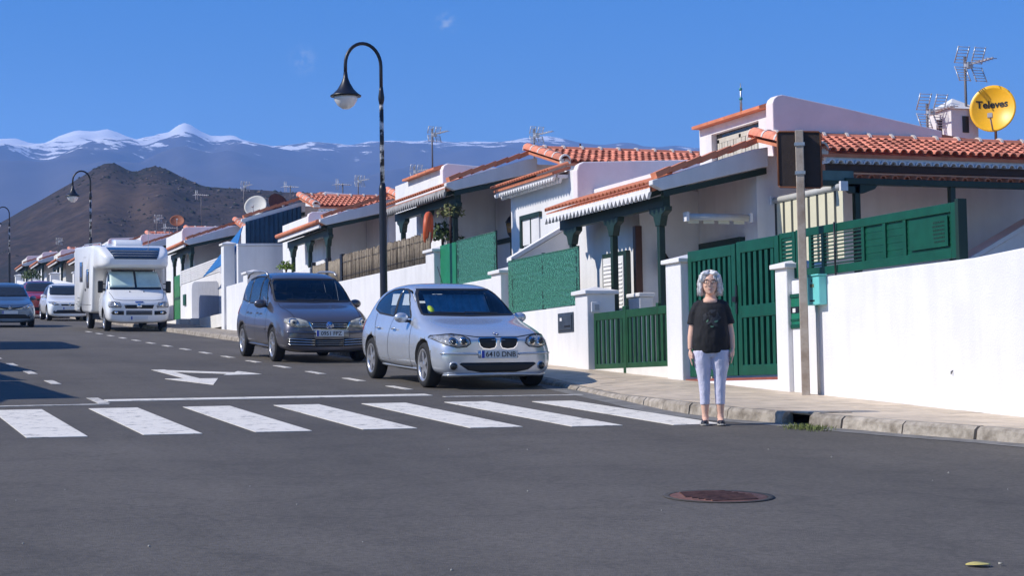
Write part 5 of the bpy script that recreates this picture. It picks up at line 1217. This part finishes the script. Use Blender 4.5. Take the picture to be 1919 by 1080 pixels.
c.patch('door_handle', 'L', [(3.52, 1.25), (3.62, 1.25), (3.62, 1.33), (3.52, 1.33)], DARKP, .02, .1, .02)
for k in range(5): c.patch('fridge_vent', 'L', [(5.1, 1.0-.13*k), (5.6, 1.0-.13*k), (5.6, 1.05-.13*k), (5.1, 1.05-.13*k)], mat('grey_plastic', None), .008, .2, .006)
obj('roof_dome', MB().loft([rrect(.42, 2.70, 2.74, 2.1, .02), rrect(.45, 2.70, 2.90, 2.25, .06), rrect(.45, 2.70, 2.93, 2.9, .06), rrect(.38, 2.70, 2.80, 3.2, .03)]), CWHITE, c.t)
obj('roof_vent', MB().box(-.4, .1, 4.2, 4.8, 2.71, 2.82), CWHITE, c.t, bev=.03)
obj('roof_bar', MB().tube([(-.95, 1.55, 2.68), (-.95, 1.7, 2.78), (-.95, 5.6, 2.80), (-.95, 5.75, 2.7)], .02, 6), STEEL, c.t)
obj('roof_aerial', MB().tube([(.55, 1.7, 2.68), (.55, 1.75, 3.15)], .012, 5), mat('grey_plastic', None), c.t)
c.wheels(AX, WR, .96, 6)
obj('underbody', MB().box(-.85, .85, 1.4, 5.9, .32, .56), DARKP, c.t)
RV = c.t
# ---- simpler cars further up the street --------------------------------------------------
def small_car(label, cx, yf, m, k=(1, 1, 1), face='plain', name='parked_car', plate=None, nose=0):
    T = [(y*k[1], zb*k[2], zs*k[2]+nose*(1 if y < .9 else .4 if y < 1.3 else 0), zt*k[2]+nose*(1 if y < .9 else .4 if y < 1.3 else 0), ws*k[0], wm*k[0], wb*k[0], zr*k[2]+nose*(1 if y < .9 else .4 if y < 1.3 else 0), wr*k[0]) for y, zb, zs, zt, ws, wm, wb, zr, wr in T1]
    c = Car(T, label, cx, yf, m, name=name); kx_, ky, kz = k
    f = lambda P: [(a*kx_, b*kz) for a, b in P]; g = lambda P: [(a*ky, b*kz) for a, b in P]
    o = c.patch('windscreen', 'F', [(a, b+nose*.35) for a, b in f([(-.685, 1.015), (0, 1.0), (.685, 1.015), (.67, 1.12), (.625, 1.31), (.58, 1.385), (-.58, 1.385), (-.625, 1.31), (-.67, 1.12)])], GLASSD, .008, .08, .01)
    for p in (sw1a, sw2a): c.patch('side_window', 'L', g(p), GLASSD, .008, .08, .01, both=True)
    for sg in (-1, 1):
        o = c.patch('headlight', 'F', [(sg*a, b+nose) for a, b in f([(.40, .66), (.45, .615), (.62, .615), (.80, .69), (.82, .77), (.70, .765), (.55, .72)])][::sg], LAMPM, .008, .05, .02)
        roundel('lamp_bulb', c, 'F', sg*.60*kx_, .675*kz+nose, .04, CHROME, o, .014)
        roundel('fog_light', c, 'F', sg*.62*kx_, .36*kz, .05, GLASSD, None, .008); c.mirror(sg, .80*kx_, 1.62*ky, .965*kz, m)
        if face == 'wing': c.patch('grille', 'F', [(sg*.05, .665), (sg*.40, .70), (sg*.40, .66), (sg*.10, .615), (sg*.05, .63)][::sg], DARKP, .008, .05, .01); c.line('grille_rim', 'F', [(sg*.05, .61), (sg*.10, .60), (sg*.42, .655)], .016, CHROME, .012)
    if face != 'wing': c.patch('grille', 'F', [(-.36*kx_, .66*kz+nose), (-.32*kx_, .60*kz+nose), (.32*kx_, .60*kz+nose), (.36*kx_, .66*kz+nose)], DARKP, .008, .06, .01)
    o = roundel('badge', c, 'F', 0, .65*kz+nose, .05, CHROME, None, .016)
    if face == 'wing': roundel('badge_ring', c, 'F', 0, .652*kz, .03, DARKP, o, .021); roundel('badge_core', c, 'F', 0, .652*kz, .018, CHROME, o, .024)
    c.patch('lower_grille', 'F', f([(-.66, .30), (.66, .30), (.50, .43), (-.50, .43)]), DARKP, .007, .06, .01)
    c.plate(-.035, .50*kz, plate)
    c.line('bonnet_seam', 'F', f([(-.82, .745), (-.62, .755), (-.3, .725), (.3, .725), (.62, .755), (.82, .745)]), .010, DARKP, .003)
    c.line('door_seam', 'L', g([(1.42, .88), (1.36, .30), (2.44, .26), (2.46, .96)]), .010, DARKP, .003, mir=True)
    for sg in (-1, 1): obj('door_handle', MB().ball((sg*.868*kx_, 2.2*ky, .80*kz), (.02, .10, .02), 10, 6), m, c.t)
    AX = (.76*ky, 3.40*ky); c.finish(c.arches(AX, .31)); c.wheels(AX, .31, .855*kx_)
    return c
sw1a, sw2a = [(1.60, .965), (2.42, .975), (2.42, 1.375), (2.25, 1.365), (2.06, 1.32), (1.82, 1.16)], [(2.50, .975), (3.60, 1.07), (3.34, 1.29), (2.75, 1.375), (2.50, 1.38)]
small_car('blue-grey hatchback driving down the street, cut by the left edge', 5.64, 63.2, BLUEGR, (1.0, 1.0, 1.03), 'wing', 'moving_car')
small_car('small white car parked right behind the motorhome', 8.98, 74.6, CWHITE, (.97, .92, 1.03))
small_car('dark red car with raised bonnet parked behind the small white car', 8.72, 81.2, CRED, (1.02, 1.0, 1.12), nose=.10)
small_car('dark blue car farthest up the row of parked cars', 8.7, 92, paint('dark_blue_paint', (.03, .05, .11)), (1, 1, 1.02))
# ---- opposite side of the street, just outside the frame, whose shadows fall across the road
o = copy_tree(RV); o.location = (1.05, 41.0, rz(41)); o['label'] = 'second white motorhome parked across the street, casting a long shadow'
o = copy_tree(H5); o.location = (-1.0, 23.9, rz(24)+.30); o.scale = (-1, 1, 1); o['label'] = 'white house across the street whose shadow reaches the crosswalk'; o['group'] = 'houses across the street'
o = copy_tree(H5); o.location = (-1.0, 31.4, rz(31)+.55); o.scale = (-1, 1, 1); o['label'] = 'second white house across the street, farther up the slope'; o['group'] = 'houses across the street'
# ---------------------------------------------------------------- the woman on the crosswalk (local frame: faces -y)
SKIN = mat('skin', (.78, .47, .345), .5, .08, 9, .15, 90, spec=.35); HAIRM = mat('silver_hair', (.70, .69, .69), .6, .22, 25)
SHIRT = mat('black_jersey', (.010, .010, .013), .85, .2, 10, .25, 70); TROUS = mat('pale_lilac_cotton', (.63, .62, .76), .85, .06, 6, .35, 60)
SHOE = mat('navy_shoe', (.012, .014, .025), .55, .2, 10); SOLE = mat('pale_sole', (.45, .42, .38), .7)
P = thing('person', 'woman in black T-shirt, white cropped trousers and glasses standing on the crosswalk', 'person', (8.47, 16.75, rz(16.75)+.004), (0, 0, -.467))
def ell(mb, secs, n=24):
    """closed loft of ellipses (cx, cy, z, rx, ry)"""
    return mb.loft([[Vector((cx+rx*cos(2*pi*k/n), cy+ry*sin(2*pi*k/n), z)) for k in range(n)] for cx, cy, z, rx, ry in secs])
def remesh(mb, vox, amp=0, fs=18, smooth=2):
    o = obj('tmp', mb, SKIN); r = o.modifiers.new('r', 'REMESH'); r.mode = 'VOXEL'; r.voxel_size = vox
    s = o.modifiers.new('s', 'SMOOTH'); s.iterations = smooth; s.factor = .5
    me = evalmesh(o); bpy.data.objects.remove(o)
    if amp:
        for v in me.vertices:
            c = v.co; q = noise.noise(Vector((c.x*fs, c.y*fs, c.z*fs*.55)))+.5*noise.noise(Vector((c.x*fs*2.3, c.y*fs*2.3, c.z*fs*1.5)))
            v.co = c+v.normal*q*amp
    for p in me.polygons: p.use_smooth = True
    me.materials.clear(); return me
b = MB()
ell(b, [(0, 0, .72, .12, .09), (0, 0, .80, .165, .115), (0, 0, .95, .15, .11), (0, .0, 1.15, .155, .10), (0, .01, 1.22, .13, .075), (0, .015, 1.275, .085, .060), (0, .02, 1.31, .058, .055), (0, .015, 1.36, .050, .052), (0, .01, 1.40, .050, .055)])
b.ball((0, -.045, 1.262), (.075, .045, .035), 16, 10)
ell(b, [(0, -.055, 1.338, .020, .022), (0, -.045, 1.352, .040, .045), (0, -.025, 1.385, .061, .070), (0, -.012, 1.42, .071, .083), (0, -.005, 1.46, .075, .090), (0, .002, 1.50, .073, .090), (0, .008, 1.535, .060, .078), (0, .012, 1.556, .036, .048), (0, .012, 1.563, .01, .014)])
b.ball((0, -.098, 1.432), (.011, .010, .010), 10, 8); b.tube([(0, -.082, 1.475), (0, -.094, 1.438)], [.007, .010], 8)
for s in (-1, 1): b.ball((s*.036, -.070, 1.425), (.022, .022, .020), 10, 8); b.ball((s*.072, .005, 1.448), (.010, .02, .032), 8, 6); b.ball((s*.03, -.078, 1.488), (.024, .012, .008), 8, 6)
b.ball((0, -.078, 1.352), (.020, .016, .014), 10, 8)
for s in (-1, 1):
    b.tube([(s*.115, .01, 1.21), (s*.150, .012, 1.17), (s*.172, .02, 1.08), (s*.192, .022, .99), (s*.206, .005, .90), (s*.214, -.015, .80), (s*.216, -.02, .775)], [.04, .042, .042, .038, .036, .027, .024], 14)
    z0 = .775 if s < 0 else .79
    b.ball((s*.216, -.024, z0-.05), (.020, .040, .050), 12, 10)
    for k, (dy, ln) in enumerate(((-.056, .070), (-.036, .080), (-.016, .076), (.004, .060))):
        y = -.024+dy+.026; b.tube([(s*.214, y, z0-.075), (s*.214, y-.003, z0-.10), (s*.206, y-.006, z0-.10-ln*.45), (s*.196, y-.004, z0-.10-ln*.85)], [.0092, .0085, .0078, .0065], 8)
    b.tube([(s*.208, -.045, z0-.03), (s*.198, -.066, z0-.062), (s*.194, -.070, z0-.10)], [.014, .0115, .0085], 8)
    f = .078*s
    b.tube([(s*.085, 0, .76), (s*.082, -.005, .48), (f, .01, .30), (f, .012, .20), (f, .016, .11), (f, .012, .06)], [.085, .058, .050, .043, .033, .036], 14)
    b.tube([(f, .045, .035), (f, -.03, .038), (f+s*.01, -.12, .025)], [.032, .034, .025], 12)
obj('body', remesh(b, .0046, 0, smooth=2), SKIN, P)
bpy_body = P.children[0]; bpy_body.data.materials.append(SKIN)
def clothe(name, me, m):
    me.materials.append(m); return obj(name, me, m, P)
t = MB()
ell(t, [(0, .005, .735, .180, .148), (0, .005, .78, .190, .156), (0, .0, .90, .192, .160), (0, -.002, 1.02, .176, .150), (0, -.005, 1.13, .165, .138), (0, .0, 1.20, .160, .116), (0, .008, 1.25, .128, .092), (0, .012, 1.283, .095, .072)], 28)
for s in (-1, 1): t.tube([(s*.085, .008, 1.24), (s*.132, .01, 1.215), (s*.160, .014, 1.15), (s*.178, .018, 1.08), (s*.187, .02, 1.03)], [.058, .060, .058, .056, .058], 16)
SH = clothe('t_shirt', remesh(t, .009, .0065, 15), SHIRT)
# scoop neckline: skin-coloured yoke sits a touch proud of the jersey
q = MB()
for s in (-1, 1): ell(q, [(s*.086, .0, .76, .105, .125), (s*.088, -.002, .66, .098, .112), (s*.084, -.004, .50, .068, .076), (s*.080, .0, .42, .060, .068), (s*.078, .008, .30, .053, .058), (s*.078, .012, .205, .049, .052)], 18)
ell(q, [(0, .002, .69, .10, .105), (0, .002, .76, .172, .125), (0, .002, .80, .165, .12)], 20)
clothe('trousers', remesh(q, .008, .0032, 26), TROUS)
for s in (-1, 1):
    sh = MB(); f = .078*s; R = []
    for y, w, h in ((.082, .018, .045), (.07, .032, .060), (.03, .037, .066), (-.02, .038, .058), (-.07, .042, .046), (-.12, .040, .036), (-.155, .028, .026), (-.168, .012, .018)):
        x0 = f+s*.01*(.08-y)/.25; R.append([Vector((x0+w*cos(2*pi*k/14), y, .012+max(-.008, h*sin(2*pi*k/14)))) for k in range(14)])
    o = clothe('shoe', sh.loft(R).mesh('shoe', []), SHOE)
    sl = MB(); sl.prism([(f+s*.01*(.08-y)/.25+w, y) for y, w in ((.085, .02), (.03, .039), (-.07, .044), (-.13, .040), (-.17, .014))]+[(f+s*.01*(.08-y)/.25-w, y) for y, w in ((-.17, .014), (-.13, .040), (-.07, .044), (.03, .039), (.085, .02))], -.004, .012, 'z'); obj('sole', sl, SOLE, o)
h = MB()
h.ball((0, .032, 1.488), (.094, .088, .095), 20, 14)
for s in (-1, 1):
    h.ball((s*.090, .022, 1.440), (.027, .062, .085), 14, 10); h.ball((s*.098, .022, 1.375), (.024, .046, .050), 14, 10)
    h.ball((s*.048, -.044, 1.552), (.045, .040, .022), 12, 8); h.ball((s*.084, -.030, 1.50), (.018, .040, .045), 12, 8)
h.ball((0, .075, 1.40), (.085, .05, .09), 14, 10)
HR = clothe('hair', remesh(h, .008, .010, 55, 1), HAIRM)
st = MB()
for k in range(420):
    a = random.uniform(-2.75, 2.75); a += pi/2; r = random.uniform(.97, 1.05); wv = random.uniform(-.028, .028)
    ca, sa = cos(a), sin(a)
    if sa < -.42: ln = .045
    else: ln = random.uniform(.15, .215)
    pts = []
    for i in range(7):
        u = i/6; th = min(1, u*2.2)*pi/2*.95; R_ = .100*r*sin(th)+.010*sin(u*11+k); zz = 1.492+.098*r*cos(th)-max(0, u-.45)*ln*1.55
        pts.append((R_*ca*(1.02+.06*max(0, u-.4))+wv*u, .022+R_*sa*.98, zz))
    st.tube(pts, [.002, .0028, .0028, .0028, .0026, .0022, .001], 4)
obj('strands', st, HAIRM, HR, kind='stuff')
g = MB()
for s in (-1, 1):
    rg = [[Vector((s*.034+(.026+.0022*cos(2*pi*j/6))*cos(2*pi*k/20), -.108, 1.462+(.020+.0022*cos(2*pi*j/6))*sin(2*pi*k/20)))+Vector((0, .0022*sin(2*pi*j/6), 0)) for j in range(6)] for k in range(21)]
    g.loft(rg, caps=False); g.tube([(s*.060, -.106, 1.468), (s*.075, -.03, 1.470), (s*.076, .01, 1.462)], .0022, 5)
g.tube([(-.009, -.109, 1.468), (.009, -.109, 1.468)], .0022, 5)
obj('glasses', g, mat('dark_red_frame', (.05, .012, .012), .4), P)
for s in (-1, 1):
    e = obj('eye', MB().ball((s*.033, -.0815, 1.461), (.0125, .009, .0075), 12, 8), mat('eye_white', (.6, .58, .55), .3), P); obj('iris', MB().ball((s*.033, -.0885, 1.461), (.0055, .003, .0055), 10, 6), mat('iris_brown', (.03, .02, .015), .2), e)
    obj('eyebrow', MB().tube([(s*.014, -.094, 1.486), (s*.034, -.094, 1.491), (s*.054, -.082, 1.485)], .003, 5), mat('grey_brow', (.25, .22, .2), .7), P)
obj('mouth', MB().tube([(-.027, -.078, 1.398), (-.014, -.091, 1.389), (0, -.095, 1.387), (.014, -.091, 1.389), (.027, -.078, 1.398)], [.002, .005, .006, .005, .002], 6), mat('lip', (.40, .10, .09), .4), P)
obj('teeth', MB().tube([(-.017, -.0905, 1.394), (0, -.0975, 1.3915), (.017, -.0905, 1.394)], [.001, .003, .001], 6), mat('eye_white', None), P)
# floral print on the shirt front
bm = bmesh.new(); bm.from_mesh(SH.data); bvh = BVHTree.FromBMesh(bm)
PR = mat('grey_print', (.032, .034, .040), .7, .3, 30); PR2 = mat('green_print', (.10, .22, .14), .7)
for k, (cx_, cz_, r, a, m) in enumerate(((-.03, 1.13, .055, .4, PR), (.02, 1.12, .06, -.5, PR), (.06, 1.085, .05, .2, PR), (-.01, 1.07, .055, 1.1, PR), (.035, 1.04, .05, -.9, PR), (-.06, 1.10, .04, 1.3, PR), (.02, 1.165, .035, .1, PR), (.075, 1.125, .03, -1.2, PR), (.055, 1.055, .022, .3, PR2), (.012, 1.002, .018, 0, PR2), (-.035, 1.06, .016, .8, PR2))):
    vs = []; n = 10
    for i in range(n):
        t_ = 2*pi*i/n; u, w_ = r*cos(t_), r*.42*sin(t_)*(1+.25*sin(3*t_)); x, z_ = cx_+u*cos(a)-w_*sin(a), cz_+u*sin(a)+w_*cos(a)
        p, nn, _, _ = bvh.ray_cast(Vector((x, -1, z_)), Vector((0, 1, 0))); vs.append((p if p else Vector((x, -.14, z_)))+Vector((0, -.0015-.0003*k, 0)))
    obj('print', MB().add(vs+[v+Vector((0, .003, 0)) for v in vs], [tuple(range(n)), tuple(range(2*n-1, n-1, -1))]+[(i, (i+1) % n, n+(i+1) % n, n+i) for i in range(n)]), m, SH)
